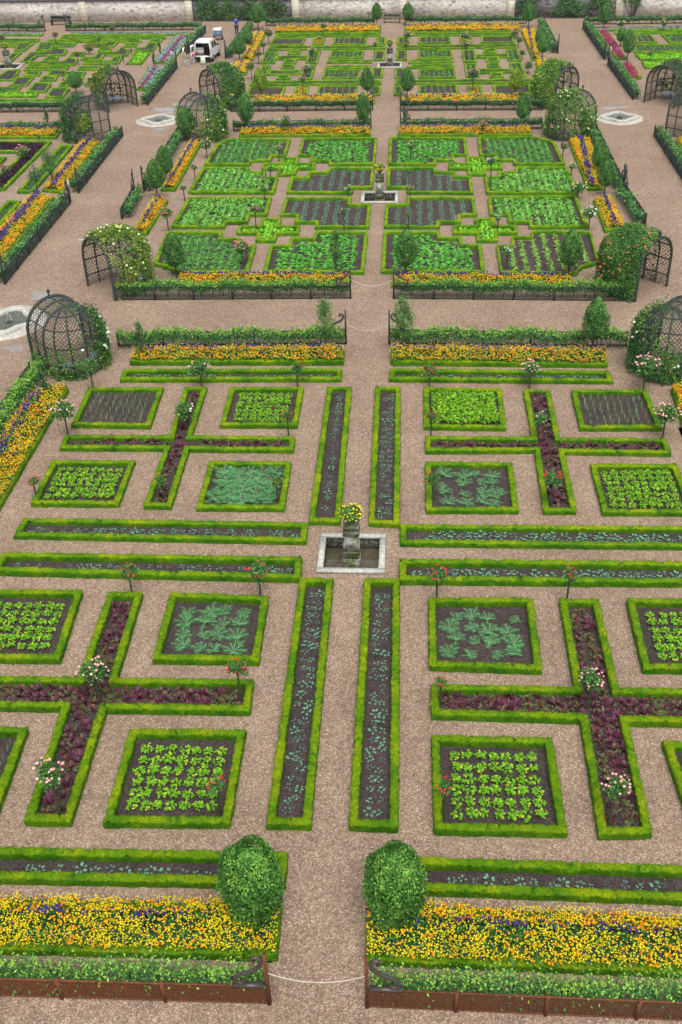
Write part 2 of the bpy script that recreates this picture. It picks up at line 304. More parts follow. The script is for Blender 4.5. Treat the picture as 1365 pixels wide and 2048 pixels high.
# ------------------------------------------------------------------ layout of the garden, in metres
BEDS =[
 ('seedling','upright strip before the near basin, left of the path',[(-3.27,25.6),(-2.22,25.6),(-2.18,16.17),(-3.25,16.16)]),
 ('seedling','upright strip before the near basin, right of the path',[(-1.24,25.62),(-0.14,25.65),(-0.07,16.18),(-1.25,16.18)]),
 ('celery','frontmost celery square left of the near path',[(-7.25,19.12),(-4.15,19.18),(-4.14,16.15),(-7.23,16.06)]),
 ('celery','frontmost celery square right of the near path',[(0.77,19.16),(3.91,19.16),(3.95,16.18),(0.79,16.14)]),
 ('celery','celery square at the left picture edge in front of the near basin',[(-13.15,24.79),(-10.04,24.83),(-9.89,21.71),(-13.19,21.67)]),
 ('celery','celery square at the right picture edge in front of the near basin',[(6.74,24.87),(9.66,24.91),(9.43,21.87),(6.71,21.82)]),
 ('cardoon','cardoon square in front of and left of the near basin',[(-7.24,24.8),(-4.17,24.69),(-4.12,21.83),(-7.2,21.79)]),
 ('cardoon','cardoon square in front of and right of the near basin',[(0.75,24.74),(3.92,24.82),(3.9,21.7),(0.75,21.76)]),
 ('leek','cut-off leek square at the lower left picture edge',[(-13.01,19.0),(-10.02,19.08),(-9.94,16.09),(-12.87,16.02)]),
 ('leek','cut-off leek square at the lower right picture edge',[(6.74,19.15),(9.79,19.19),(9.8,16.25),(6.91,16.22)]),
 ('beet','near left cross of dark red beets, in front of the basin',[(-9.2,24.76),(-8.12,24.77),(-8.05,21.01),(-4.17,21.07),(-4.13,19.87),(-8.07,19.82),(-8.04,16.06),(-9.19,16.04),(-9.31,19.83),(-12.9,19.79),(-13.14,20.95),(-9.16,21.01)]),
 ('beet','near right cross of dark red beets, in front of the basin',[(4.72,24.81),(5.9,24.81),(5.91,21.06),(10.06,21.12),(9.98,19.87),(5.97,19.8),(5.95,16.22),(4.68,16.15),(4.72,19.85),(0.78,19.89),(0.77,21.03),(4.71,21.05)]),
 ('seedling','long strip at the bottom left behind the marigold bed',[(-13.28,15.2),(-2.65,15.38),(-2.64,14.51),(-13.13,14.33)]),
 ('seedling','long strip at the bottom right behind the marigold bed',[(-0.7,15.36),(7.58,15.36),(7.52,14.44),(-0.73,14.48)]),
 ('flowerA','wide marigold bed at the bottom left',[(-12.88,13.79),(-2.65,13.98),(-2.62,12.74),(-12.56,12.59)]),
 ('flowerA','wide marigold bed at the bottom right',[(-0.76,14.08),(7.24,13.95),(7.25,12.7),(-0.71,12.72)]),
 ('celery','celery square at the left picture edge behind the basin',[(-13.15,32.38),(-10.03,32.41),(-10.0,29.58),(-13.14,29.57)]),
 ('celery','celery square left of the path under the rear strip',[(-7.28,38.09),(-4.23,38.12),(-4.22,35.06),(-7.25,35.02)]),
 ('celery','celery square at the right picture edge behind the basin',[(6.69,32.46),(9.76,32.5),(9.81,29.47),(6.69,29.43)]),
 ('celery','celery square right of the path under the rear strip',[(0.71,38.15),(3.87,38.09),(3.84,34.96),(0.7,35.01)]),
 ('leek','leek square near the left domed arbor',[(-13.23,38.01),(-10.07,38.04),(-9.99,34.92),(-13.14,34.98)]),
 ('leek','leek square near the right domed arbor',[(6.67,38.01),(9.68,38.08),(9.76,35.06),(6.64,34.99)]),
 ('cardoon','dense cardoon square behind and left of the near basin',[(-7.24,32.42),(-4.2,32.44),(-4.15,29.44),(-7.23,29.42)]),
 ('cardoon','cardoon square behind and right of the near basin',[(0.72,32.5),(3.89,32.52),(3.88,29.48),(0.73,29.43)]),
 ('beet','left cross of dark red beets behind the near basin',[(-9.19,38.07),(-8.25,38.08),(-8.22,34.23),(-4.21,34.2),(-4.18,33.24),(-8.15,33.25),(-8.12,29.49),(-9.12,29.51),(-9.11,33.29),(-13.13,33.26),(-13.19,34.2),(-9.1,34.22)]),
 ('beet','right cross of dark red beets behind the near basin',[(4.74,38.03),(5.82,38.0),(5.8,34.29),(9.74,34.27),(9.74,33.23),(5.85,33.29),(5.84,29.49),(4.71,29.47),(4.77,33.36),(0.73,33.26),(0.73,34.31),(4.75,34.31)]),
 ('seedling','upright strip behind the basin, left of the centre path',[(-3.25,38.17),(-2.25,38.18),(-2.18,28.69),(-3.25,28.7)]),
 ('seedling','upright strip behind the basin, right of the centre path',[(-1.27,38.19),(-0.24,38.2),(-0.17,28.59),(-1.22,28.64)]),
 ('seedling','upper of the two long strips left of the near basin',[(-13.11,28.69),(-3.28,28.63),(-3.24,27.57),(-13.15,27.68)]),
 ('seedling','lower of the two long strips left of the near basin',[(-13.17,26.69),(-3.3,26.68),(-3.27,25.59),(-13.21,25.71)]),
 ('seedling','upper of the two long strips right of the near basin',[(-0.15,28.6),(10.31,28.7),(10.29,27.58),(-0.14,27.55)]),
 ('seedling','lower of the two long strips right of the near basin',[(-0.15,26.65),(9.85,26.74),(9.84,25.68),(-0.14,25.58)]),
 ('seedling','rear strip of the near plot, left of the path',[(-12.11,39.64),(-2.73,39.76),(-2.7,38.84),(-12.06,38.72)]),
 ('seedling','rear strip of the near plot, right of the centre path',[(-0.7,39.77),(8.43,39.66),(8.47,38.77),(-0.72,38.86)]),
 ('flowerA','rear marigold bed of the near plot, left half',[(-11.88,41.26),(-2.72,41.49),(-2.71,40.35),(-11.99,40.28)]),
 ('flowerA','rear marigold bed of the near plot, right half',[(-0.68,41.5),(8.49,41.38),(8.46,40.19),(-0.68,40.36)]),
 ('flowerA','marigold bed along the left edge of the near plot',[(-15.17,37.95),(-14.04,37.91),(-14.18,28.85),(-16.03,29.43)]),
 ('flowerA','marigold bed along the right edge of the near plot',[(10.69,38.2),(11.81,38.32),(11.31,29.38),(10.29,29.36)]),
 ('leafy3','front left corner vegetable bed of the middle plot',[(-13.42,55.99),(-10.29,55.98),(-10.17,54.98),(-9.09,54.97),(-8.96,53.94),(-8.13,53.93),(-8.09,50.26),(-11.78,50.28),(-12.44,50.96),(-13.23,51.37)]),
 ('leafy2','front bed left of the centre path in the middle plot',[(-5.13,55.96),(-2.19,55.93),(-2.2,50.19),(-7.35,50.35),(-7.4,53.97),(-6.41,53.91),(-6.42,55.03),(-5.16,55.02)]),
 ('lettuce','small front left lettuce cross in the middle plot',[(-8.34,58.01),(-7.19,58.0),(-7.19,56.85),(-6.02,56.84),(-5.99,55.64),(-7.15,55.65),(-7.18,54.56),(-8.26,54.57),(-8.31,55.71),(-9.46,55.73),(-9.53,56.88),(-8.32,56.87)]),
 ('leafy1','outer left bed before the cross path, middle plot',[(-13.21,61.74),(-8.15,61.62),(-8.09,58.61),(-9.09,58.62),(-9.06,57.46),(-10.25,57.47),(-10.28,56.66),(-13.31,56.79)]),
 ('brassica','seedling bed before and left of the middle basin',[(-7.31,61.55),(-3.35,61.48),(-3.4,60.38),(-2.18,60.31),(-2.18,56.56),(-5.19,56.6),(-5.21,57.38),(-6.42,57.4),(-6.39,58.53),(-7.35,58.55)]),
 ('leafy3','rear left corner vegetable bed of the middle plot',[(-13.14,72.57),(-12.62,73.49),(-11.75,73.88),(-8.15,73.55),(-8.13,69.81),(-9.0,69.83),(-9.02,68.76),(-10.25,68.79),(-10.33,67.96),(-13.32,68.13)]),
 ('leafy2','rear bed left of the centre path in the middle plot',[(-7.36,73.76),(-2.2,73.7),(-2.18,67.89),(-5.19,67.91),(-5.19,68.59),(-6.44,68.69),(-6.45,69.82),(-7.33,69.85)]),
 ('lettuce','small rear left lettuce cross in the middle plot',[(-8.38,69.37),(-7.19,69.34),(-7.21,68.18),(-6.03,68.15),(-5.98,67.03),(-7.12,67.06),(-7.12,65.85),(-8.29,65.88),(-8.34,67.09),(-9.42,67.12),(-9.5,68.24),(-8.38,68.21)]),
 ('leafy1','outer left bed behind the cross path, middle plot',[(-13.3,67.43),(-10.25,67.35),(-10.2,66.6),(-9.06,66.51),(-8.99,65.46),(-8.15,65.38),(-8.1,62.39),(-13.38,62.68)]),
 ('brassica','seedling bed behind and left of the middle basin',[(-5.06,67.3),(-2.18,67.14),(-2.19,63.24),(-3.34,63.26),(-3.35,62.3),(-7.35,62.46),(-7.37,65.36),(-6.35,65.34),(-6.33,66.44),(-5.19,66.42)]),
 ('leafy2','rear bed right of the centre path in the middle plot',[(-1.38,73.74),(3.85,73.56),(3.82,69.59),(2.93,69.62),(2.93,68.52),(1.77,68.55),(1.73,67.73),(-1.33,67.87)]),
 ('leafy3','rear right corner vegetable bed of the middle plot',[(4.64,73.53),(8.33,73.65),(9.15,72.97),(9.75,72.17),(9.85,67.58),(6.66,67.6),(6.63,68.42),(5.63,68.45),(5.53,69.54),(4.56,69.57)]),
 ('lettuce','small rear right lettuce cross in the middle plot',[(3.67,69.19),(4.87,69.15),(4.86,67.86),(5.91,67.83),(5.86,66.73),(4.82,66.75),(4.78,65.56),(3.64,65.68),(3.66,66.78),(2.47,66.81),(2.5,67.92),(3.64,67.89)]),
 ('brassica','seedling bed behind and right of the middle basin',[(-1.39,67.12),(1.72,67.13),(1.73,66.3),(2.93,66.22),(2.92,65.27),(3.85,65.24),(3.84,62.16),(-0.11,62.31),(-0.14,63.25),(-1.33,63.22)]),
 ('leafy1','outer right bed behind the cross path, middle plot',[(4.62,65.14),(5.46,65.21),(5.55,66.15),(6.58,66.12),(6.64,67.06),(9.91,66.98),(9.97,62.03),(4.62,62.14)]),
 ('brassica','seedling bed before and right of the middle basin',[(-0.15,61.5),(3.85,61.42),(3.86,58.38),(2.97,58.39),(2.91,57.29),(1.77,57.31),(1.73,56.51),(-1.36,56.59),(-1.35,60.29),(-0.13,60.32)]),
 ('leafy1','outer right bed before the cross path, middle plot',[(4.62,61.41),(9.83,61.6),(9.85,56.48),(6.63,56.45),(6.67,57.24),(5.54,57.26),(5.56,58.4),(4.59,58.49)]),
 ('lettuce','small front right lettuce cross in the middle plot',[(3.71,57.91),(4.83,57.89),(4.8,56.74),(5.96,56.73),(5.92,55.55),(4.86,55.56),(4.79,54.44),(3.66,54.45),(3.67,55.57),(2.43,55.59),(2.45,56.77),(3.67,56.76)]),
 ('leafy2','front bed right of the centre path in the middle plot',[(-1.36,55.92),(1.72,55.88),(1.77,55.01),(2.88,54.99),(2.94,53.93),(3.88,53.86),(3.88,50.22),(-1.34,50.28)]),
 ('bean','front right corner bed of young bean rows in the middle plot',[(4.65,53.77),(5.45,53.76),(5.57,55.03),(6.6,55.02),(6.67,55.89),(9.87,55.71),(9.71,51.57),(9.37,51.21),(8.73,50.81),(8.42,50.06),(4.62,50.16)]),
 ('flowerB','front marigold bed of the middle plot, left of the centre path',[(-11.48,49.86),(-2.78,49.73),(-2.79,48.63),(-11.49,48.66)]),
 ('flowerB','front marigold bed of the middle plot, right of the centre path',[(-0.77,49.72),(8.07,49.5),(8.08,48.42),(-0.79,48.54)]),
 ('flowerB','rear marigold bed of the middle plot, left of the centre path',[(-11.9,76.08),(-2.73,75.93),(-2.68,74.41),(-11.9,74.55)]),
 ('flowerB','rear marigold bed of the middle plot, right of the centre path',[(-0.7,76.04),(8.42,75.71),(8.37,74.03),(-0.85,74.35)]),
 ('flowerB','left side marigold bed behind the middle plot side gate',[(-15.16,72.98),(-14.28,72.71),(-14.28,63.14),(-15.19,63.24)]),
 ('flowerB','left side marigold bed before the middle plot side gate',[(-15.28,61.55),(-14.32,61.19),(-14.5,55.72),(-15.4,56.07)]),
 ('flowerB','right side marigold bed behind the middle plot side gate',[(10.65,72.65),(12.21,72.87),(11.58,62.87),(10.64,62.76)]),
 ('flowerB','right side marigold bed before the middle plot side gate',[(10.67,60.82),(11.78,61.05),(11.83,56.19),(10.63,55.87)]),
 ('flowerB','side marigold bed of the left plot behind its gate',[(-22.82,73.05),(-21.36,73.18),(-21.18,62.81),(-22.63,63.31)]),
 ('flowerB','side marigold bed of the left plot in front of its gate',[(-22.94,61.69),(-21.46,61.9),(-21.38,49.72),(-23.24,50.4)]),
 ('flowerB','rear marigold bed of the left plot',[(-31.41,76.97),(-25.1,76.37),(-24.9,74.53),(-30.7,74.91)]),
 ('lowgreen','thin hedged strip of the left plot behind its gate',[(-24.07,72.68),(-23.17,72.61),(-23.09,62.9),(-24.1,62.98)]),
 ('lowgreen','thin hedged strip of the left plot in front of its gate',[(-24.15,61.21),(-23.27,61.2),(-23.26,54.6),(-24.26,54.61)]),
 ('purple','dark purple basil bed of the left plot',[(-30.89,73.95),(-24.96,73.65),(-25.06,63.44),(-26.27,63.46),(-26.49,65.23),(-26.15,70.39),(-26.79,71.3),(-30.0,71.4)]),
 ('lowgreen','small hedged corner at the picture edge of the left plot',[(-28.51,70.03),(-27.03,69.99),(-27.01,68.56),(-28.51,68.6)]),
 ('brown','reddish soil bed, back row left, far centre plot',[(-13.02,106.87),(-9.88,106.64),(-9.97,103.89),(-13.06,104.11)]),
 ('yellow','yellow flower square, back row left, far centre plot',[(-9.11,106.91),(-8.06,106.83),(-8.03,103.94),(-9.09,104.02)]),
 ('leekfar','leek bed, back row left of the centre path, far centre plot',[(-7.16,106.9),(-4.1,106.67),(-4.13,103.67),(-7.22,103.89)]),
 ('none','long double hedge behind the cross path, left, far centre plot',[(-12.99,103.48),(-2.25,103.04),(-2.26,101.76),(-13.0,102.0)]),
 ('none','long hedge below the rear marigolds, left, far centre plot',[(-12.95,108.87),(-2.91,108.58),(-2.87,107.37),(-12.95,107.52)]),
 ('leafyfar','leafy bed at the left edge behind the cross path, far centre plot',[(-13.14,101.23),(-11.93,101.15),(-11.79,96.55),(-13.05,96.79)]),
 ('none','thin hedge bar left, behind the cross path, far centre plot',[(-11.93,99.33),(-8.98,99.31),(-8.91,97.93),(-11.89,98.01)]),
 ('lowgreen','first small herb square left, far centre plot',[(-10.96,101.5),(-9.91,101.43),(-9.87,100.01),(-10.98,100.08)]),
 ('lowgreen','second small herb square left, far centre plot',[(-11.09,98.18),(-9.94,97.94),(-9.9,96.43),(-11.01,96.5)]),
 ('lowgreen','third small herb square left, far centre plot',[(-11.09,96.23),(-9.95,95.89),(-9.89,94.65),(-11.06,94.71)]),
 ('lowgreen','front small herb square left, far centre plot',[(-11.05,92.26),(-9.94,92.2),(-9.9,90.84),(-11.05,90.9)]),
 ('leafyfar','inner leafy bed left behind the cross path, far centre plot',[(-9.13,101.14),(-8.06,101.07),(-8.06,96.32),(-9.08,96.55)]),
 ('leafyfar','leafy bed at the left edge before the cross path, far centre plot',[(-12.84,95.9),(-11.99,95.74),(-11.95,92.57),(-12.76,92.61)]),
 ('none','thin hedge bar left before the cross path, far centre plot',[(-11.91,93.86),(-9.22,93.81),(-9.17,92.57),(-11.94,92.46)]),
 ('leafyfar','inner leafy bed left before the cross path, far centre plot',[(-9.06,95.67),(-8.09,95.61),(-8.09,90.84),(-9.14,90.9)]),
 ('none','long double hedge in front, left, far centre plot',[(-13.01,90.22),(-2.3,90.04),(-2.3,88.88),(-13.03,88.96)]),
 ('brown','reddish soil bed, front row left, far centre plot',[(-12.96,88.43),(-9.95,88.27),(-9.97,85.51),(-12.82,85.51)]),
 ('yellow','yellow flower square, front row left, far centre plot',[(-9.16,88.47),(-8.09,88.32),(-8.02,85.42),(-9.15,85.47)]),
 ('leekfar','leek bed, front row left of the centre path, far centre plot',[(-7.27,88.47),(-4.22,88.31),(-4.19,85.46),(-7.33,85.61)]),
 ('leafyfar','tall green bed left of and behind the basin, far centre plot',[(-7.07,101.13),(-4.13,100.93),(-4.18,98.15),(-7.22,98.34)]),
 ('lowgreen','thin strip left of the basin, upper, far centre plot',[(-7.17,97.54),(-3.31,97.3),(-3.34,96.31),(-7.23,96.55)]),
 ('lowgreen','thin strip left of the basin, lower, far centre plot',[(-7.22,95.45),(-3.37,95.22),(-3.4,94.27),(-7.25,94.49)]),
 ('leafyfar','tall green bed left of and before the basin, far centre plot',[(-7.24,93.96),(-4.18,93.58),(-4.15,90.88),(-7.28,91.05)]),
 ('seedfar','seedling square left behind the basin, far centre plot',[(-3.2,100.87),(-2.24,100.8),(-2.25,97.24),(-3.19,97.3)]),
 ('seedfar','seedling square left before the basin, far centre plot',[(-3.15,94.25),(-2.26,94.2),(-2.26,91.02),(-3.17,91.07)]),
 ('leafyfar','green corner square, back left of the centre path, far centre plot',[(-3.27,106.61),(-2.27,106.41),(-2.27,103.85),(-3.05,103.91)]),
 ('lowgreen','green corner square, front left of the centre path, far centre plot',[(-3.19,88.17),(-2.28,88.21),(-2.3,85.46),(-2.99,85.4)]),
 ('none','long hedge below the rear marigolds, right, far centre plot',[(0.06,108.56),(9.58,107.76),(9.49,106.58),(0.06,107.29)]),
 ('leekfar','leek bed, back row right of the centre path, far centre plot',[(0.75,106.51),(3.7,106.49),(3.69,103.74),(0.7,103.77)]),
 ('leafyfar','green corner square, back right of the centre path, far centre plot',[(-1.22,106.66),(-0.14,106.38),(-0.13,103.83),(-1.24,103.78)]),
 ('yellow','yellow flower square, back row right, far centre plot',[(4.57,106.23),(5.73,106.14),(5.68,103.6),(4.55,103.68)]),
 ('brown','reddish soil bed, back row right, far centre plot',[(6.55,106.28),(9.56,106.19),(9.46,103.52),(6.44,103.55)]),
 ('none','long double hedge behind the cross path, right, far centre plot',[(-1.22,102.97),(9.66,102.71),(9.62,101.38),(-1.21,101.63)]),
 ('leafyfar','tall green bed right of and behind the basin, far centre plot',[(0.73,100.9),(3.7,100.88),(3.71,97.82),(0.69,97.73)]),
 ('seedfar','seedling square right behind the basin, far centre plot',[(-1.2,100.85),(-0.32,100.68),(-0.34,97.23),(-1.23,97.17)]),
 ('lowgreen','thin strip right of the basin, upper, far centre plot',[(-0.13,97.11),(3.69,97.26),(3.68,96.15),(-0.13,96.0)]),
 ('lowgreen','thin strip right of the basin, lower, far centre plot',[(-0.04,95.29),(3.69,95.34),(3.69,94.27),(-0.04,94.23)]),
 ('leafyfar','tall green bed right of and before the basin, far centre plot',[(0.7,93.5),(3.73,93.64),(3.75,90.69),(0.69,90.61)]),
 ('seedfar','seedling square right before the basin, far centre plot',[(-1.27,94.04),(-0.34,93.98),(-0.26,90.67),(-1.25,90.72)]),
 ('none','long double hedge in front, right, far centre plot',[(-1.21,89.98),(9.81,89.87),(9.75,88.58),(-1.22,88.82)]),
 ('leekfar','leek bed, front row right of the centre path, far centre plot',[(0.68,88.2),(3.76,88.19),(3.76,85.3),(0.65,85.32)]),
 ('lowgreen','green corner square, front right of the centre path, far centre plot',[(-1.27,88.16),(-0.66,88.13),(-0.63,85.29),(-1.25,85.32)]),
 ('yellow','yellow flower square, front row right, far centre plot',[(4.57,88.0),(5.63,87.95),(5.63,85.21),(4.45,85.14)]),
 ('brown','reddish soil bed, front row right, far centre plot',[(6.53,87.9),(9.47,87.99),(9.39,85.26),(6.48,84.95)]),
 ('leafyfar','inner leafy bed right behind the cross path, far centre plot',[(4.57,100.65),(5.71,100.57),(5.66,96.2),(4.55,96.1)]),
 ('leafyfar','inner leafy bed right before the cross path, far centre plot',[(4.56,95.29),(5.62,95.33),(5.66,90.84),(4.57,90.9)]),
 ('none','thin hedge bar right, behind the cross path, far centre plot',[(5.65,98.77),(8.6,98.92),(8.57,97.68),(5.66,97.58)]),
 ('none','thin hedge bar right before the cross path, far centre plot',[(5.58,93.32),(8.49,93.31),(8.47,92.23),(5.51,92.0)]),
 ('lowgreen','first small herb square right, far centre plot',[(6.51,100.93),(7.64,100.97),(7.62,99.56),(6.43,99.53)]),
 ('lowgreen','second small herb square right, far centre plot',[(6.55,97.64),(7.68,97.56),(7.61,96.18),(6.49,96.14)]),
 ('lowgreen','third small herb square right, far centre plot',[(6.53,95.6),(7.61,95.53),(7.55,94.04),(6.47,94.0)]),
 ('lowgreen','front small herb square right, far centre plot',[(6.54,92.04),(7.61,91.98),(7.58,90.73),(6.47,90.55)]),
 ('leafyfar','leafy bed at the right edge behind the cross path, far centre plot',[(8.46,100.56),(9.5,100.73),(9.53,96.34),(8.34,96.25)]),
 ('leafyfar','leafy bed at the right edge before the cross path, far centre plot',[(8.4,95.32),(9.39,95.42),(9.45,90.78),(8.36,90.84)]),
 ('flowerC','front marigold bed left of the centre path, far centre plot',[(-12.1,84.86),(-2.68,84.77),(-2.63,82.91),(-12.01,83.2)]),
 ('flowerC','front marigold bed right of the centre path, far centre plot',[(-0.63,84.63),(8.31,84.34),(8.16,82.42),(-0.72,82.69)]),
 ('flowerC','rear marigold bed left of the centre path, far centre plot',[(-13.25,111.67),(-2.91,111.56),(-2.85,109.12),(-13.15,109.36)]),
 ('flowerC','rear marigold bed right of the centre path, far centre plot',[(-0.52,111.58),(10.61,111.04),(10.4,108.51),(-0.64,109.09)]),
 ('flowerC','left side marigold bed, rear half, far centre plot',[(-15.11,109.03),(-13.96,108.94),(-13.84,97.79),(-14.93,98.14)]),
 ('flowerC','left side marigold bed, front half, far centre plot',[(-15.26,96.76),(-13.87,96.95),(-13.76,92.67),(-14.98,93.0)]),
 ('flowerC','right side marigold bed, rear half, far centre plot',[(10.46,108.44),(11.79,108.67),(11.16,96.51),(10.4,96.4)]),
 ('flowerC','right side marigold bed, front half, far centre plot',[(10.59,95.73),(11.72,95.93),(11.62,93.8),(10.51,93.61)]),
 ('leafyfar','long green row at the back, far left plot',[(-34.29,110.13),(-23.75,108.66),(-23.58,107.64),(-34.09,108.61)]),
 ('none','thin hedge row at the back left, far left plot',[(-35.06,107.94),(-25.79,107.27),(-25.62,106.27),(-34.96,106.93)]),
 ('leafyfar','hooked bed at the back left, far left plot',[(-35.58,106.52),(-31.93,106.26),(-31.68,104.76),(-33.69,104.9),(-33.57,103.01),(-34.92,103.1)]),
 ('grey','zigzag grey seedling bed at the left, far left plot',[(-35.26,102.39),(-33.85,102.54),(-33.65,104.27),(-31.97,103.28),(-31.61,100.94),(-34.12,101.1),(-34.16,98.3),(-34.94,98.46)]),
 ('lowgreen','small square inside the left hook, far left plot',[(-33.1,100.44),(-31.97,100.37),(-31.77,99.07),(-33.03,99.15)]),
 ('grey','long hook ending in a grey patch behind the cross path, far left plot',[(-34.13,98.64),(-31.06,98.45),(-31.03,100.31),(-29.82,99.07),(-29.62,97.07),(-33.86,97.32)]),
 ('lowgreen','small square in the middle, rear, far left plot',[(-31.25,102.12),(-29.92,102.04),(-29.71,100.7),(-31.02,100.78)]),
 ('grey','hook bed with a grey end behind the middle, far left plot',[(-30.83,105.86),(-28.99,105.86),(-29.01,107.7),(-27.82,106.3),(-27.79,104.37),(-30.61,104.44)]),
 ('grey','winding grey bed in the middle, far left plot',[(-29.71,99.93),(-28.69,100.16),(-28.76,102.08),(-27.13,102.16),(-27.01,104.0),(-25.88,102.68),(-25.65,100.44),(-27.8,100.7),(-27.71,98.94),(-29.58,98.94)]),
 ('lowgreen','small square right of the tallest red rose, far left plot',[(-29.09,103.95),(-27.88,103.87),(-27.69,102.5),(-28.91,102.58)]),
 ('leafyfar','green hook right of the middle, far left plot',[(-29.11,98.16),(-26.83,98.59),(-26.84,100.34),(-25.95,99.99),(-25.68,97.39),(-28.93,97.19)]),
 ('lowgreen','small square near the back right, far left plot',[(-27.12,105.73),(-25.83,105.64),(-25.66,104.22),(-26.91,104.31)]),
 ('grey','grey hook at the right, rear, far left plot',[(-25.64,103.47),(-24.82,103.85),(-24.73,105.75),(-23.8,105.69),(-23.59,102.22),(-25.46,102.35)]),
 ('brightrow','bright green lettuce bed behind the open arbor, far left plot',[(-25.28,101.85),(-23.77,101.63),(-23.63,96.99),(-24.95,97.35)]),
 ('lowgreen','small square at the back right corner, far left plot',[(-25.03,107.54),(-23.77,107.32),(-23.65,106.0),(-24.87,106.09)]),
 ('leafyfar','long bar just before the cross path, far left plot',[(-33.97,96.61),(-29.93,96.53),(-29.82,95.16),(-33.66,95.38)]),
 ('grey','grey patch beside the basin, far left plot',[(-35.09,95.57),(-33.99,95.4),(-33.47,91.7),(-35.4,91.81)]),
 ('lowgreen','first small square left before the cross path, far left plot',[(-33.32,94.93),(-31.94,94.85),(-31.66,93.25),(-33.02,93.33)]),
 ('grey','grey bar under the pink rose, far left plot',[(-31.27,95.24),(-29.89,95.16),(-29.81,94.41),(-27.85,94.3),(-27.81,93.14),(-30.99,93.37)]),
 ('lowgreen','second small square left before the cross path, far left plot',[(-31.4,93.03),(-29.98,92.95),(-29.73,91.4),(-31.07,91.47)]),
 ('grey','first stair-step grey bed, far left plot',[(-33.54,92.73),(-31.95,92.75),(-31.79,90.96),(-31.73,89.72),(-33.1,89.94)]),
 ('grey','second stair-step grey bed, far left plot',[(-31.34,90.69),(-29.87,90.66),(-29.44,87.6),(-31.07,87.77)]),
 ('grey','third stair-step grey bed, far left plot',[(-29.3,88.68),(-27.85,88.85),(-27.52,85.89),(-29.0,85.96)]),
 ('lowgreen','bar at the front left picture edge, far left plot',[(-34.48,89.42),(-32.03,89.3),(-31.81,87.81),(-33.98,87.91)]),
 ('brightrow','solid bright hedge bar at the front left, far left plot',[(-33.88,87.63),(-30.02,87.39),(-29.79,86.13),(-33.44,86.31)]),
 ('leafyfar','front cabbage row, far left plot',[(-33.13,85.38),(-26.79,85.18),(-26.57,84.37),(-32.89,84.66)]),
 ('leafyfar','bar behind the open arbor, front, far left plot',[(-29.04,96.37),(-26.94,96.35),(-26.76,95.09),(-28.89,95.22)]),
 ('lowgreen','square behind the front topiary, far left plot',[(-29.26,93.12),(-27.71,93.03),(-27.47,91.38),(-29.0,91.46)]),
 ('lowgreen','small square left of the front topiary, far left plot',[(-29.16,90.72),(-28.41,90.93),(-28.13,89.44),(-28.92,89.48)]),
 ('grey','grey square right of the front topiary, far left plot',[(-27.26,92.03),(-25.89,92.06),(-25.58,89.31),(-26.73,89.47)]),
 ('lowgreen','small bed by the open arbor, far left plot',[(-27.19,94.74),(-26.32,94.85),(-26.15,93.1),(-26.92,93.14)]),
 ('lowgreen','bar at the back left picture edge, far left plot',[(-40.92,108.7),(-36.1,108.35),(-35.94,107.0),(-40.46,107.33)]),
 ('leafyfar','leafy hook left of its inner path, far left plot',[(-37.64,106.66),(-36.05,106.55),(-36.02,103.05),(-37.02,103.12)]),
 ('leafyfar','leafy bar at the left picture edge, far left plot',[(-40.19,106.52),(-37.68,106.34),(-37.45,104.91),(-39.7,105.06)]),
 ('grey','grey strip behind the basin, far left plot',[(-36.85,102.37),(-36.04,102.44),(-35.84,98.75),(-36.8,98.81)]),
 ('flowerP','pale blue and purple bed at the back, far left plot',[(-33.73,111.34),(-21.44,110.27),(-21.3,109.02),(-33.58,110.21)]),
 ('flowerP','pale blue bed at the back left picture edge, far left plot',[(-42.01,111.98),(-36.5,111.13),(-36.3,109.93),(-41.53,110.53)]),
 ('flowerM','magenta and pale blue side bed, rear half, far left plot',[(-22.8,108.59),(-21.11,108.33),(-21.04,97.11),(-22.69,97.49)]),
 ('flowerM','magenta and pale blue side bed, front half, far left plot',[(-22.73,95.83),(-21.15,95.63),(-20.97,87.65),(-22.16,88.18)]),
 ('flowerP','pale blue bed along the front fence, far left plot',[(-32.79,84.34),(-26.52,84.19),(-26.29,83.31),(-32.5,83.5)]),
 ('flowerR','magenta and red side bed, rear half, far right plot',[(17.51,107.97),(18.54,108.04),(18.47,96.94),(17.5,96.38)]),
 ('flowerR','magenta and red side bed, front half, far right plot',[(17.57,94.76),(18.55,94.9),(18.51,89.76),(17.55,88.91)]),
 ('flowerP','pale pink and blue bed at the back, far right plot',[(17.28,109.67),(26.33,109.82),(25.94,107.97),(17.23,108.14)]),
 ('none','long hedge row at the back, far right plot',[(19.07,107.5),(25.88,107.67),(25.68,106.74),(18.97,106.52)]),
 ('leekfar','leek bed at the back left, far right plot',[(20.68,106.24),(22.16,106.13),(22.12,102.68),(20.27,102.63)]),
 ('leafyfar','big cabbage bed at the right picture edge, far right plot',[(23.05,106.06),(25.7,106.35),(25.06,102.38),(23.17,102.33)]),
 ('leafyfar','long leafy row in the middle, far right plot',[(19.83,101.75),(24.92,101.71),(24.3,98.8),(19.39,98.87)]),
 ('brightrow','bright lettuce row, rear, far right plot',[(19.37,98.14),(24.03,98.39),(23.53,96.01),(19.5,95.93)]),
 ('brightrow','bright lettuce row, front, far right plot',[(19.44,95.33),(23.45,95.61),(22.96,93.26),(19.36,93.08)]),
 ('flowerB','marigold bed at the right picture edge behind its fence',[(17.72,72.59),(19.54,73.03),(19.46,64.74),(17.5,64.51)]),
]
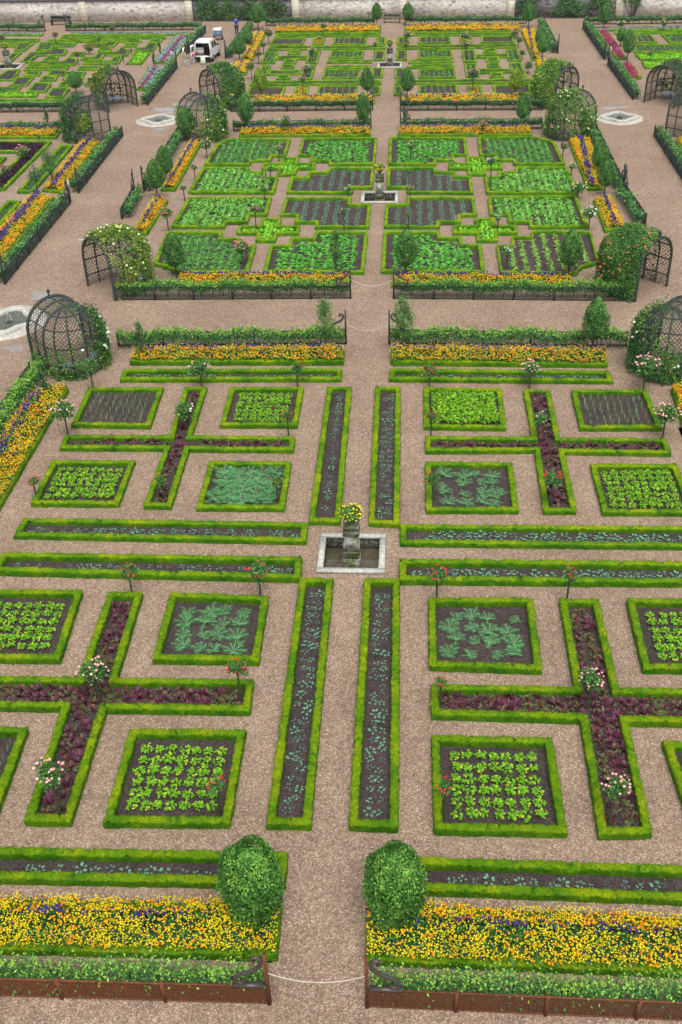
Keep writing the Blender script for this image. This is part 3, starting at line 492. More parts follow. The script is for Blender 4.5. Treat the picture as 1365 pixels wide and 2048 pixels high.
TREES =[
 (-3.58,41.85,2.12,1.09,'loose','loose young pear tree left of the centre path behind the near plot'),
 (-0.16,41.77,2.35,1.12,'loose','loose pointed pear tree right of the centre path behind the near plot'),
 (8.01,41.68,2.44,1.13,'dense','dense oval pear tree near the right domed arbor of the near plot'),
 (-11.52,40.74,1.71,0.57,'sparse','thin upright sapling in the rear marigolds beside the left domed arbor'),
 (-14.79,37.24,1.3,0.54,'sparse','thin bushy sapling at the top of the left side marigold bed'),
 (-11.73,49.88,2.27,1.14,'dense','oval pear tree beside the left tunnel arbor of the middle plot'),
 (-3.62,50.36,2.01,0.75,'loose','narrow open pear tree at the front left gate of the middle plot'),
 (-0.1,49.84,2.36,1.13,'dense','oval pear tree at the front right gate of the middle plot'),
 (7.94,49.8,2.36,1.16,'dense','oval pear tree beside the rose covered tunnel arbor'),
 (-11.56,76.09,2.51,1.24,'dense','pear tree at the rear left corner of the middle plot'),
 (-3.27,76.42,2.34,1.05,'dense','pear tree left of the path between middle and far plots'),
 (-0.3,76.82,1.13,0.49,'sparse','tiny sapling right of the path between middle and far plots'),
 (7.92,76.52,2.12,1.11,'dense','pear tree at the rear right corner of the middle plot'),
 (-15.16,62.07,2.18,1.15,'dense','front one of the pear tree pair at the left side gate of the middle plot'),
 (-15.15,64.86,2.18,1.07,'dense','rear one of the pear tree pair at the left side gate of the middle plot'),
 (-15.34,73.9,2.12,1.26,'dense','pear tree standing before the left rear domed arbor'),
 (11.46,61.93,2.09,1.06,'dense','front one of the pear tree pair at the right side gate of the middle plot'),
 (11.63,65.62,2.03,1.02,'dense','rear one of the pear tree pair at the right side gate of the middle plot'),
 (11.75,73.6,2.0,0.8,'dense','slim pear tree before the right rear domed arbor'),
 (-22.65,62.57,1.98,1.05,'sparse','sparse young tree in the front side marigolds of the left plot'),
 (-22.33,64.63,2.37,1.14,'loose','loose pear tree in the rear side marigolds of the left plot'),
 (-22.61,73.89,2.2,1.31,'golden','yellow green pear tree before the netted arbor of the left plot'),
 (-26.29,77.38,1.13,0.59,'sparse','nearly bare sapling in the rear marigolds of the left plot'),
 (-26.84,87.28,1.67,1.26,'dense','pear tree at the front of the far left plot'),
 (-22.42,96.69,1.12,0.31,'sparse','thin bare sapling beside the magenta bed, front'),
 (-22.62,100.59,0.98,0.27,'sparse','thin bare sapling beside the magenta bed, rear'),
 (-11.58,85.02,2.18,1.17,'golden','light green pear tree at the front left of the far centre plot'),
 (-3.3,84.94,2.09,1.15,'dense','pear tree left of the centre path at the front of the far centre plot'),
 (-0.2,84.2,2.28,1.14,'dense','pear tree right of the centre path at the front of the far centre plot'),
 (8.01,84.41,2.13,1.16,'golden','yellowish pear tree at the front right of the far centre plot'),
 (-15.06,98.15,1.99,1.24,'dense','front pear tree at the left side gate of the far centre plot'),
 (-14.89,102.74,1.73,1.01,'dense','rear pear tree at the left side gate of the far centre plot'),
 (-15.03,111.48,2.32,1.58,'dense','pear tree at the back left corner of the far centre plot'),
 (-3.35,112.5,2.01,1.08,'dense','pear tree left of the path end before the back wall'),
 (-0.29,112.99,1.89,1.18,'dense','pear tree right of the path end before the back wall'),
 (11.31,110.38,2.13,1.38,'dense','pear tree at the back right corner of the far centre plot'),
 (11.36,97.28,1.86,1.14,'dense','front pear tree at the right side gate of the far centre plot'),
 (11.4,100.78,1.91,0.87,'dense','rear pear tree at the right side gate of the far centre plot'),
 (18.24,108.9,2.23,1.3,'dense','pear tree at the back left corner of the far right plot'),
 (18.32,95.91,2.4,1.12,'dense','front pear tree before the open arbor of the far right plot'),
 (18.66,101.51,1.6,0.87,'dense','rear pear tree of the pair in the far right plot'),
]
ROSES =[
 (-8.49,24.89,1.17,0.59,'red'),
 (-4.44,24.85,1.28,0.69,'red'),
 (1.0,24.81,1.32,0.63,'red'),
 (4.98,24.98,1.22,0.52,'red'),
 (-8.39,20.28,1.46,0.79,'pink'),
 (-4.46,20.4,1.47,0.59,'red'),
 (-8.4,16.39,1.91,0.78,'pink'),
 (-4.43,16.58,1.3,0.51,'red'),
 (1.03,20.44,1.02,0.4,'red'),
 (4.99,20.37,1.43,0.71,'pink'),
 (1.04,16.61,1.42,0.45,'red'),
 (5.0,16.61,1.61,0.69,'pink'),
 (-13.11,38.24,1.37,0.69,'none'),
 (-13.13,34.41,1.52,0.97,'pink'),
 (-8.5,38.28,1.28,0.87,'fewpink'),
 (-4.49,38.24,1.23,0.61,'fewred'),
 (-8.61,35.0,1.13,0.82,'fewwhite'),
 (-4.49,34.35,1.19,0.46,'red'),
 (-13.11,30.12,0.93,0.47,'red'),
 (-8.51,30.12,1.03,0.56,'fewred'),
 (-4.46,30.04,1.08,0.45,'fewred'),
 (0.94,38.38,1.07,0.65,'red'),
 (5.03,38.42,1.21,0.84,'pink'),
 (9.59,38.25,1.54,1.1,'pink'),
 (9.67,34.56,1.42,0.91,'pink'),
 (0.95,34.43,1.13,0.45,'red'),
 (4.97,34.31,1.24,0.7,'fewpink'),
 (0.96,30.06,1.24,0.58,'fewred'),
 (5.01,30.02,1.41,0.73,'red'),
 (-8.46,56.46,1.43,0.61,'hotpink'),
 (-8.55,51.43,1.38,0.98,'hotpink'),
 (-3.53,56.17,1.34,0.46,'fewyellow'),
 (-13.39,56.36,1.38,0.75,'hotpink'),
 (-0.0,56.44,0.99,0.35,'none'),
 (4.88,56.3,0.93,0.49,'white'),
 (4.99,50.96,1.13,0.62,'white'),
 (9.8,56.24,1.32,0.85,'white'),
 (9.85,61.34,1.06,0.97,'yellow'),
 (9.92,65.08,1.01,0.54,'yellow'),
 (9.84,68.89,1.17,0.63,'hotpink'),
 (9.86,73.19,1.16,0.93,'hotpink'),
 (-8.55,61.32,0.83,0.39,'none'),
 (-8.5,64.34,1.2,0.52,'none'),
 (-8.5,69.07,1.07,0.52,'pink'),
 (-3.64,69.04,0.82,0.42,'fewyellow'),
 (-3.61,64.42,0.85,0.43,'none'),
 (-3.58,61.59,0.85,0.53,'yellow'),
 (0.08,68.94,1.3,0.7,'yellow'),
 (-0.0,64.35,0.87,0.36,'none'),
 (0.07,61.52,0.85,0.47,'yellow'),
 (4.92,63.5,1.85,0.56,'yellow'),
 (4.92,69.02,0.79,0.38,'hotpink'),
 (-13.39,69.85,1.24,0.86,'pink'),
 (-8.68,75.25,1.32,0.91,'pink'),
 (-13.24,73.24,1.18,0.62,'none'),
 (5.01,74.42,1.05,0.61,'hotpink'),
 (-13.38,65.12,1.07,0.47,'fewyellow'),
 (-13.4,61.5,0.97,0.45,'fewyellow'),
 (-25.67,69.53,1.06,0.95,'hotpink'),
 (-25.63,65.49,1.08,0.71,'hotpink'),
 (-25.86,73.64,0.59,0.32,'none'),
 (-33.86,106.18,1.14,0.68,'red'),
 (-29.49,101.64,0.94,0.93,'red'),
 (-29.32,97.29,1.14,0.54,'red'),
 (-29.17,104.34,1.0,0.57,'none'),
 (-38.93,105.65,1.05,0.73,'red'),
 (-29.13,91.68,0.94,0.51,'hotpink'),
 (-25.15,100.15,0.76,0.32,'none'),
 (-25.48,98.21,0.67,0.32,'none'),
 (-29.43,110.66,0.78,0.6,'red'),
 (-13.25,104.97,1.36,0.93,'hotpink'),
 (-13.21,96.89,1.28,0.87,'hotpink'),
 (-13.13,91.34,1.41,0.91,'hotpink'),
 (-13.21,100.59,1.04,0.59,'none'),
 (-8.33,85.47,1.58,0.7,'hotpink'),
 (-8.51,96.8,1.31,0.87,'pink'),
 (-8.56,91.61,1.04,0.83,'pink'),
 (-8.4,104.84,0.66,0.47,'white'),
 (-8.27,107.03,1.33,0.57,'none'),
 (-3.13,98.76,1.25,0.39,'red'),
 (-0.34,104.07,1.09,0.82,'pink'),
 (-0.39,96.87,1.57,0.6,'red'),
 (-0.44,112.02,0.52,0.59,'hotpink'),
 (4.86,86.22,1.78,1.03,'hotpink'),
 (4.87,101.42,1.46,0.84,'pink'),
 (4.86,97.68,1.54,0.9,'pink'),
 (9.66,105.73,0.78,0.83,'hotpink'),
 (9.7,102.12,0.95,0.75,'hotpink'),
 (9.62,97.39,0.73,0.6,'none'),
 (9.67,92.15,0.99,0.89,'hotpink'),
 (20.04,109.93,0.63,0.75,'yellow'),
 (23.54,107.59,1.14,0.82,'yellow'),
 (20.18,95.8,0.83,0.54,'fewpink'),
]
FENCES ={
 'near_left':((-11.46, 11.68), (-2.69, 11.79)),
 'near_right':((-0.66, 11.81), (8.49, 11.78)),
 'n_rear_l':((-12.93, 42.18), (-2.71, 42.44)),
 'n_rear_r':((-0.79, 42.45), (9.57, 42.3)),
 'n_side_l':((-16.01, 39.23), (-16.25, 31.2)),
 'm_front_l':((-14.21, 47.15), (-2.75, 47.33)),
 'm_front_r':((-0.66, 47.32), (10.77, 47.01)),
 'm_rear_l':((-12.51, 76.24), (-2.72, 76.4)),
 'm_rear_r':((-0.65, 76.36), (9.23, 76.12)),
 'm_left_b':((-16.28, 75.35), (-16.21, 63.07)),
 'm_left_f':((-16.62, 62.46), (-16.51, 58.41)),
 'm_right_b':((12.73, 74.7), (12.68, 62.87)),
 'm_right_f':((12.65, 62.3), (12.97, 56.97)),
 'l_side_b':((-20.3, 75.19), (-20.26, 63.01)),
 'l_side_f':((-20.28, 61.03), (-20.38, 49.07)),
 'l_rear':((-30.75, 76.51), (-24.59, 76.55)),
 'fl_front':((-32.11, 81.85), (-25.8, 81.84)),
 'fl_side_f':((-20.18, 95.64), (-20.25, 83.5)),
 'fl_side_b':((-20.13, 110.67), (-20.21, 101.24)),
 'fc_front_l':((-13.4, 81.32), (-2.76, 81.29)),
 'fc_front_r':((-0.7, 81.08), (9.75, 80.85)),
 'fc_left_b':((-16.09, 112.08), (-16.45, 99.03)),
 'fc_right_b':((12.89, 111.91), (12.89, 99.17)),
 'fr_side_b':((16.41, 109.61), (16.53, 96.54)),
 'fr_side_f':((16.52, 94.61), (16.74, 83.43)),
 'r_side':((16.58, 73.98), (16.56, 62.35)),
 'fl_rear_a':((-42.66, 113.35), (-36.74, 112.46)),
 'fl_rear_b':((-34.63, 112.59), (-20.75, 112.09)),
 'fc_rear_l':((-14.51, 113.61), (-3.58, 113.17)),
 'fc_rear_r':((-0.6, 113.22), (11.31, 112.54)),
 'fr_rear':((16.78, 111.66), (27.52, 111.43)),
}
rng=np.random.default_rng(7); random.seed(7)
# ------------------------------------------------------------------ ground with openings for the sunk basins
BAS=[('near',-2.8,-.62,26.11,28.18),('middle',-2.82,-.62,60.82,62.78),('far',-2.8,-.7,94.65,96.63),('farleft',-36.7,-34.45,95.95,98.1)]
def ground():
    mb=MB(); xs=sorted({-400,400}|{b[1]+.05 for b in BAS}|{b[2]-.05 for b in BAS}); ys=sorted({-60,600}|{b[3]+.05 for b in BAS}|{b[4]-.05 for b in BAS})
    V=[(x,y,0) for y in ys for x in xs]; F=[]; nx=len(xs)
    for j in range(len(ys)-1):
        for i in range(nx-1):
            cx,cy=(xs[i]+xs[i+1])/2,(ys[j]+ys[j+1])/2
            if any(b[1]<cx<b[2] and b[3]<cy<b[4] for b in BAS): continue
            F.append((j*nx+i,j*nx+i+1,(j+1)*nx+i+1,(j+1)*nx+i))
    mb.add(V,F); link('ground',mb.mesh('ground'),M['gravel'],kind='structure')
ground()
# ------------------------------------------------------------------ clipped box hedges and soil
def lowfreq(x,y,s=1.):
    return (np.sin(x*2.1*s+y*1.3*s)+np.sin(x*4.7*s-y*3.9*s+1.7)+np.sin(x*9.3*s+y*7.7*s+.6)*.7)/2.7
def hedge(poly,h,t,step,name,label,group,fuzz=0,mat='box'):
    P=ccw(poly); mw=width(P); solid=False
    t=min(t,mw*.26)
    I=inset(P,t); mb=MB(); U=[(0,0),(0,.5),(.0,.9),(.14,1.),(.5,1.02),(.86,1.),(1,.9),(1,.5),(1,0)]
    if step>.15: U=[(0,0),(.0,.88),(.12,1.),(.5,1.03),(.88,1.),(1,.88),(1,0)]
    rows=[]; n=len(P)
    for i in range(n):
        a,b=np.array(P[i]),np.array(P[(i+1)%n]); ia,ib=np.array(I[i]),np.array(I[(i+1)%n]); k=max(2,int(np.linalg.norm(b-a)/step))
        for s in range(k): rows.append((a+(b-a)*s/k,ia+(ib-ia)*s/k))
    R=len(rows); A=np.array([r[0] for r in rows]); B=np.array([r[1] for r in rows]); m=len(U)
    V=np.zeros((R,m,3))
    dip=np.zeros(R)
    for _ in range(max(1,int(R*step/1.1))):
        q=rng.integers(0,R); w=max(1,int(.06/step)); dip[q:q+w]=rng.uniform(.1,.35)
    for j,(u,z) in enumerate(U):
        xy=A*(1-u)+B*u; V[:,j,:2]=xy; hh=h*(1+.05*lowfreq(xy[:,0],xy[:,1]))*(1-dip*(z>.8)); V[:,j,2]=z*hh
    out=(A-B)/(np.linalg.norm(A-B,axis=1)[:,None]+1e-9); amp=.02 if step<.15 else .016
    wob=.02*lowfreq(A[:,0]*1.7,A[:,1]*1.9)
    for j,(u,z) in enumerate(U):
        V[:,j,:2]+=out*(wob*(1-2*u))[:,None]
        if z>0: V[:,j]+=rng.normal(0,amp,(R,3))*np.array([.7,.7,.8])
    i=np.arange(R)[:,None]; i2=(i+1)%R; j=np.arange(m-1)[None]
    F=np.stack([i*m+j,i*m+j+1,i2*m+j+1,i2*m+j],-1).reshape(-1,4)
    F=F[:,::-1]
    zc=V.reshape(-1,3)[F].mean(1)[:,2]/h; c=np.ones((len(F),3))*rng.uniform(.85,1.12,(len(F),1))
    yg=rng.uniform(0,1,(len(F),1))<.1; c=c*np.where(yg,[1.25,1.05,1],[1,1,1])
    c=c*np.where(zc[:,None]>.85,[1,1,1],[.5,.76,.65])   # older, greener leaf below the fresh clipped tips, with side shade painted in
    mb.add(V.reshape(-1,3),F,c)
    if fuzz:
        L=np.linalg.norm(np.roll(A,-1,0)-A,axis=1); tot=L.sum(); N_=int(tot*(t+1.2*h)*fuzz)
        r=rng.choice(R,N_,p=L/tot); s=rng.uniform(0,1,(N_,1)); s0=rng.uniform(0,t+1.3*h,N_)
        a=A[r]*(1-s)+A[(r+1)%R]*s; b=B[r]*(1-s)+B[(r+1)%R]*s; sd_=s0<.65*h; in_=s0>t+.65*h
        u=np.clip((s0-.65*h)/t,0,1); z=np.where(sd_,s0/.65,np.where(in_,h-(s0-t-.65*h)/.65,h))
        C=np.concatenate([a*(1-u[:,None])+b*u[:,None],z[:,None]],1); C[:,2]=C[:,2]*(1+.05*lowfreq(C[:,0],C[:,1]))
        nn=np.zeros((N_,3)); nn[:,2]=(~sd_&~in_); nn[:,:2]=out[r]*(sd_.astype(float)-in_)[:,None]; nn+=rng.normal(0,.45,(N_,3))
        C+=nn*.012; cc=jitcol((1,1,1),N_,rng,.35,.1)*np.where((C[:,2]>h*.8)[:,None],[1.1,1.05,1],[.5,.78,.7])  # lower leaf cards: greener leaf, and the shade of the sides painted in
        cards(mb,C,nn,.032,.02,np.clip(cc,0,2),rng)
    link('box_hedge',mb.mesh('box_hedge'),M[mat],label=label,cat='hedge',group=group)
    return I
soil=MB()
def add_soil(I,z=.012,bump=.02,cell=.35):
    p=np.array(I); lo,hi=p.min(0)-.05,p.max(0)+.05
    nx=max(2,int((hi[0]-lo[0])/cell));ny=max(2,int((hi[1]-lo[1])/cell)); X,Y=np.meshgrid(np.linspace(lo[0],hi[0],nx+1),np.linspace(lo[1],hi[1],ny+1))
    Z=z+np.abs(rng.normal(0,bump,X.shape)); V=np.stack([X,Y,Z],-1).reshape(-1,3); i,j=np.meshgrid(np.arange(ny),np.arange(nx),indexing='ij'); a=(i*(nx+1)+j).ravel()
    F=np.stack([a,a+1,a+nx+2,a+nx+1],1); cen=V[F].mean(1)[:,:2]
    q=inset(ccw(I),-.07); F=F[inside(cen,q)]
    soil.add(V,F)
# ------------------------------------------------------------------ vegetable plants: (verts, faces, colours)
def pack(mb):
    v=np.concatenate(mb.v); f=np.concatenate(mb.f4); c=np.concatenate(mb.c4); return v,f,c
def blade(mb,p0,d,L,w,col,droop=.3,k=3,rnd=False,rg=None):
    d=np.array(d,float); d/=np.linalg.norm(d); s=np.cross(d,(0,0,1.)); s/=np.linalg.norm(s)+1e-9
    pts=[];ws=[]
    for i in range(k+1):
        t=i/k; p=np.array(p0)+d*L*t; p[2]-=droop*L*t*t; pts.append(p); ws.append(w*(math.sin(PI*min(1,.12+t*.86))**.6 if not rnd else math.sin(PI*min(.97,.05+t*.9))**.5))
    V=[]
    for p,q in zip(pts,ws): V+= [p-s*q*.5,p+s*q*.5]
    F=[(2*i,2*i+1,2*i+3,2*i+2) for i in range(k)]
    mb.add(V,F,jitcol(col,k,rg,.15))
def celery(rg,col=(.17,.45,.012),tip=(.4,.62,.03)):
    mb=MB()
    for i in range(13):
        a=i/13*6.28+rg.uniform(-.3,.3); el=rg.uniform(.5,1.35); r=rg.uniform(.1,.2)
        d=np.array([math.cos(a)*math.cos(el),math.sin(a)*math.cos(el),math.sin(el)]); e=d*rg.uniform(.17,.27)
        blade(mb,(0,0,0),d,.2,.012,(.25,.4,.08),0,1,rg=rg)
        n=6; C=e+rg.normal(0,.028,(n,3)); cards(mb,C,rg.normal(0,.5,(n,3))+[0,0,1],.085,.07,jitcol(tip if rg.uniform()<.3 else col,n,rg),rg)
    return pack(mb)
def cardoon(rg,col=(.09,.35,.11)):
    mb=MB(); nf=10
    for i in range(nf):
        a=i/nf*6.28+rg.uniform(-.25,.25); L=rg.uniform(.34,.6); el=rg.uniform(.4,1.15); dh=np.array([math.cos(a),math.sin(a),0]); s=np.array([-dh[1],dh[0],0])
        cc=np.array(col)*rg.uniform(.8,1.3)
        for k in range(1,10):
            t=.12+k/10*.88; p=dh*L*t*math.cos(el)+np.array([0,0,L*(t*math.sin(el)-.5*t*t*math.sin(el))]); wl=.15*math.sin(PI*min(.95,t*.85+.08))**.8
            for sg in (-1,1):
                d=s*sg+dh*.7+np.array([0,0,.25]); blade(mb,p,d,wl,.02,cc,.3,1,rg=rg)
        pts=[dh*L*t*math.cos(el)+np.array([0,0,L*(t*math.sin(el)-.5*t*t*math.sin(el))]) for t in np.linspace(0,1,5)]
        V=[];[V.extend([p-s*.009,p+s*.009]) for p in pts]; mb.add(V,[(2*i,2*i+1,2*i+3,2*i+2) for i in range(4)],(.25,.36,.22))
    return pack(mb)
def leek(rg,col=(.22,.36,.16)):
    mb=MB()
    for i in range(5):
        a=rg.uniform(0,6.28); blade(mb,(0,0,0),(math.cos(a)*.25,math.sin(a)*.25,1),rg.uniform(.28,.42),.026,col,rg.uniform(0,.15),3,rg=rg)
    return pack(mb)
def beet(rg,g=0):
    mb=MB(); col=(.085,.025,.045) if not g else (.11,.13,.045)
    for i in range(20):
        a=i/20*6.28*2+rg.uniform(-.3,.3); el=rg.uniform(.3,1.3); d=(math.cos(a)*math.cos(el),math.sin(a)*math.cos(el),math.sin(el)); c=np.array(col)*rg.uniform(.7,1.9)
        if rg.uniform()<.18: c=np.array((.2,.025,.05))
        if rg.uniform()<.24: c=np.array((.13,.15,.06))
        blade(mb,(0,0,.01),d,rg.uniform(.16,.28),rg.uniform(.05,.085),c,rg.uniform(.1,.5),3,rg=rg)
    return pack(mb)
def seedling(rg,col=(.14,.34,.21),n=6,L=.11):
    mb=MB()
    for i in range(n):
        a=i/n*6.28+rg.uniform(-.4,.4); el=rg.uniform(.3,.9); d=np.array([math.cos(a)*math.cos(el),math.sin(a)*math.cos(el),math.sin(el)])
        blade(mb,(0,0,0),d,L*.8,.012,(.12,.12,.11),0,1,rg=rg); p=d*L*.75; d2=d*[1,1,.35]
        blade(mb,p,d2,L*rg.uniform(.7,1.),L*.62,np.array(col)*rg.uniform(.7,1.25),.2,3,True,rg)
    return pack(mb)
def tuft(rg,col,n=9,L=.2,w=.06,el0=.3,el1=1.2,droop=.4,tip=None):
    mb=MB()
    for i in range(n):
        a=rg.uniform(0,6.28); el=rg.uniform(el0,el1); d=(math.cos(a)*math.cos(el),math.sin(a)*math.cos(el),math.sin(el)); c=np.array(col)*rg.uniform(.7,1.3)
        if tip is not None and rg.uniform()<.3: c=np.array(tip)
        blade(mb,(0,0,.01),d,L*rg.uniform(.7,1.2),w,c,droop,2,rg=rg)
    return pack(mb)
PRO={'celery':[celery(rng) for _ in range(5)],'cardoon':[cardoon(rng) for _ in range(4)],'leek':[leek(rng) for _ in range(4)],
'beet':[beet(rng) for _ in range(5)]+[beet(rng,1)],'seedling':[seedling(rng) for _ in range(4)]+[seedling(rng,n=4,L=.09),seedling(rng,(.12,.2,.2),5,.1)],
'leafy1':[tuft(rng,(.13,.43,.05),13,.38,.1,.5,1.3,.5,(.24,.5,.09)) for _ in range(3)],'leafy2':[tuft(rng,(.09,.37,.035),12,.27,.12,.2,1.1,.4,(.15,.42,.07)) for _ in range(3)],
'leafy3':[tuft(rng,(.085,.31,.05),18,.28,.07,.2,1.2,.4,(.16,.4,.08)) for _ in range(3)],'lettuce':[tuft(rng,(.17,.52,.015),13,.2,.1,.2,1.1,.3,(.28,.6,.03)) for _ in range(3)],
'bean':[tuft(rng,(.2,.4,.07),11,.24,.08,.3,1.3,.3,(.38,.5,.12)) for _ in range(3)],'low':[tuft(rng,(.06,.2,.04),8,.16,.06,.2,1.2,.3,(.12,.32,.07)) for _ in range(3)],
'purple':[tuft(rng,(.035,.012,.025),12,.26,.1,.3,1.2,.3,(.06,.02,.04)) for _ in range(3)],'grey':[tuft(rng,(.06,.10,.085),6,.13,.05,.2,1.,.3,(.12,.18,.16)) for _ in range(3)],
'brass':[seedling(rng,(.15,.33,.21),7,.15) for _ in range(3)],'yel':[tuft(rng,(.4,.3,.02),10,.24,.06,.4,1.3,.3,(.65,.42,.02)) for _ in range(3)]}
PM={}
def pmesh(kind,i):
    if (kind,i) not in PM:
        v,f,c=PRO[kind][i]; mb=MB(); mb.add(v,f,c); PM[kind,i]=mb.mesh(kind+'_plant')
    return PM[kind,i]
count={}; rest={}
def plants(kind,name,cat,P,where,group,hl=None):
    for p in P:
        if not seen(p[0],p[1]):
            if seen(p[0],p[1],m=450): rest.setdefault(kind,[]).append(p)
            continue
        if count.get(kind,0)>=298: rest.setdefault(kind,[]).append(p); continue
        count[kind]=count.get(kind,0)+1
        i=int(rng.integers(0,len(PRO[kind]))) if kind!='beet' else (5 if lowfreq(p[0]*.8,p[1]*.8)>.3 else int(rng.integers(0,5)))
        o=link(name,pmesh(kind,i),M['leaf'],loc=(p[0],p[1],.012),rz=rng.uniform(0,6.28),label=where,cat=cat,group=group)
        s=rng.uniform(.66,.84) if hl is None else rng.uniform(*hl); o.scale=(s,s,s)
def mass(kind,name,label,P,s=(.85,1.2),z=.02):
    mb=MB(); 
    for i,p in enumerate(P):
        stamp(mb,PRO[kind][int(rng.integers(0,len(PRO[kind])))],[(p[0],p[1],z)],rng,s)
    if mb.n: link(name,mb.mesh(name),M['leaf'],label=label,kind='stuff')
# ------------------------------------------------------------------ flower beds
OR=[(.95,.36,.004),(.92,.44,.006),(.9,.28,.004)]; YE=[(.92,.74,.01),(.95,.84,.03)]; PU=[(.07,.05,.28),(.12,.08,.38),(.05,.03,.2)]
def flowers(I,kind,label,near):
    p=np.array(I); lo,hi=p.min(0),p.max(0)
    # long and short axis of the bed
    e=[np.array(I[(i+1)%len(I)])-np.array(I[i]) for i in range(len(I))]; L=max(e,key=lambda d:np.linalg.norm(d)); L=L/np.linalg.norm(L); S=np.array([-L[1],L[0]])
    if abs(L[0])>abs(L[1]) and S[1]<0: S=-S
    cen=p.mean(0); sv=(p-cen)@S; s0,s1=sv.min(),sv.max()
    Q=inset(ccw(I),-.12 if kind!='A' else -.2); H={'A':.56,'B':.42,'C':.38,'P':.2,'M':.24,'R':.24}[kind]
    def top(P):
        v=(((P-cen)@S)-s0)/(s1-s0+1e-6); return H*(.62+.38*np.sin(PI*np.clip(v,.05,.95)))*(1+.2*lowfreq(P[:,0],P[:,1])), v
    mb=MB(); den={2:330,1:130,0:70}[near]; fl=.05 if near==2 else (.085 if near else .12)
    P=scatter(Q,den,rng); tz,v=top(P); z=tz*rng.uniform(.35,1.0,len(P))**.5
    g=jitcol((.06,.2,.035) if kind!='P' else (.12,.24,.1),len(P),rng,.4)
    if kind=='A': g=np.where(rng.uniform(size=(len(P),1))<.25,g*[2.2,1.9,1.3],g)
    cards(mb,np.column_stack([P,z]),rng.normal(0,.6,(len(P),3))+[0,0,.8],fl*2,fl,g,rng)
    # leafy body under the blooms
    cell=.16 if near==2 else .3; nx=max(2,int((hi[0]-lo[0]+.2)/cell)); ny=max(2,int((hi[1]-lo[1]+.2)/cell)); X,Y=np.meshgrid(np.linspace(lo[0]-.1,hi[0]+.1,nx+1),np.linspace(lo[1]-.1,hi[1]+.1,ny+1)); xy=np.stack([X,Y],-1).reshape(-1,2)
    tz,_=top(xy); Z=tz*.55+rng.normal(0,.035,len(xy)); Z[~inside(xy,inset(ccw(I),.04))]=.0
    a=(np.arange(ny)[:,None]*(nx+1)+np.arange(nx)[None]).ravel(); F=np.stack([a,a+1,a+nx+2,a+nx+1],1); F=F[inside(xy[F].mean(1),Q)]
    mb.add(np.column_stack([xy,Z]),F,jitcol((.03,.09,.02) if kind!='P' else (.1,.2,.1),len(F),rng,.3))
    gl=link('flower_bed_foliage',None,None) if False else None
    green=mb
    fb=MB(); D={'A':(105,480,95),'B':(210,110,110),'C':(190,90,30),'P':(0,0,0),'M':(0,0,0),'R':(0,0,0)}[kind]
    if near<2 and kind=='A': D=(170,150,50)
    def put(n,cols,r,mask=None,lift=.02,sq=.75,clump=None,fine=False):
        P=scatter(Q,n,rng)
        if len(P)==0: return
        tz,v=top(P); keep=np.ones(len(P),bool)
        if mask: keep&=(v>mask[0]+rng.normal(0,.04,len(P)))&(v<mask[1]+rng.normal(0,.04,len(P)))
        if clump is not None: keep&=lowfreq(P[:,0]*1.2+clump,P[:,1]*1.5)+rng.normal(0,.25,len(P))>(-.02 if near==2 else -.25)
        P=P[keep]; tz=tz[keep]; z=tz*rng.uniform(.8,1.02,len(P))+lift+(rng.uniform(0,.14,len(P)) if lift>.03 else 0)
        c=np.array(cols)[rng.integers(0,len(cols),len(P))]
        blobs(fb,np.column_stack([P,z]),rng.uniform(.6,1.3,len(P))*r,c,rng,sq,fine)
    if kind in 'ABC':
        r={'A':.04,'B':.046,'C':.058}[kind] if near<2 else .038
        ym=None; 
        # orange away from the violet ribbon in the middle of the bed
        band=(.52,.74) if kind=='A' and abs(L[0])>.7 else (.36,.64) if kind=='B' and abs(L[1])>.7 else (.62,.95) if kind=='B' else (.4,.65)
        put(D[0]*.6,OR,r,(-1,band[0]),.02,.75,0.,near==2); put(D[0]*1.1,OR,r,(band[1],2),.02,.75,None,near==2); put(D[0]*.25,OR,r,None,.02,.75,1.)
        put(D[1],YE,r*.62,(-1,band[0]),.06,.8,2.1); put(D[1],YE,r*.62,(band[1],2),.08,.8,2.1); put(D[1]*.3,YE,r*.62,band,.03,.8,2.1); put(D[1]*.25,YE,r*.62,None,.06,.8); put(D[1]*.5,YE,r*.62,(-1,.35),.03,.8)
        n=D[2]*(3.4 if kind=='A' else 2.2); put(n,PU,r*.72,band,.07,1.9,.6)
        if kind=='A': put(14,PU,r*.6,None,.05,2.)
    elif kind=='P':
        put(70,[(.45,.55,.62),(.5,.62,.66)],.05,(-1,.5),.02,.6); put(50,[(.3,.16,.5),(.55,.3,.6),(.6,.25,.2)],.05,(.45,2),.03,.8)
    elif kind=='M':
        put(80,[(.42,.58,.66),(.5,.66,.72)],.055,(-1,.36),.02,.6); put(80,[(.45,.04,.2),(.6,.08,.1),(.35,.1,.4)],.055,(.34,.66),.03,.8); put(80,[(.4,.42,.7),(.42,.58,.66)],.055,(.64,2),.02,.6)
    elif kind=='R':
        put(120,[(.45,.02,.09),(.55,.03,.06),(.4,.04,.3)],.06,None,.02,.7)
    me=MB(); me.v=green.v+[x for x in fb.v]; me.n=green.n+fb.n; me.f4=green.f4; me.c4=green.c4; me.f3=[f+green.n for f in fb.f3]; me.c3=fb.c3
    link('flower_bed_planting',me.mesh('flower_bed_planting'),M['leaf'],label=label,kind='stuff')
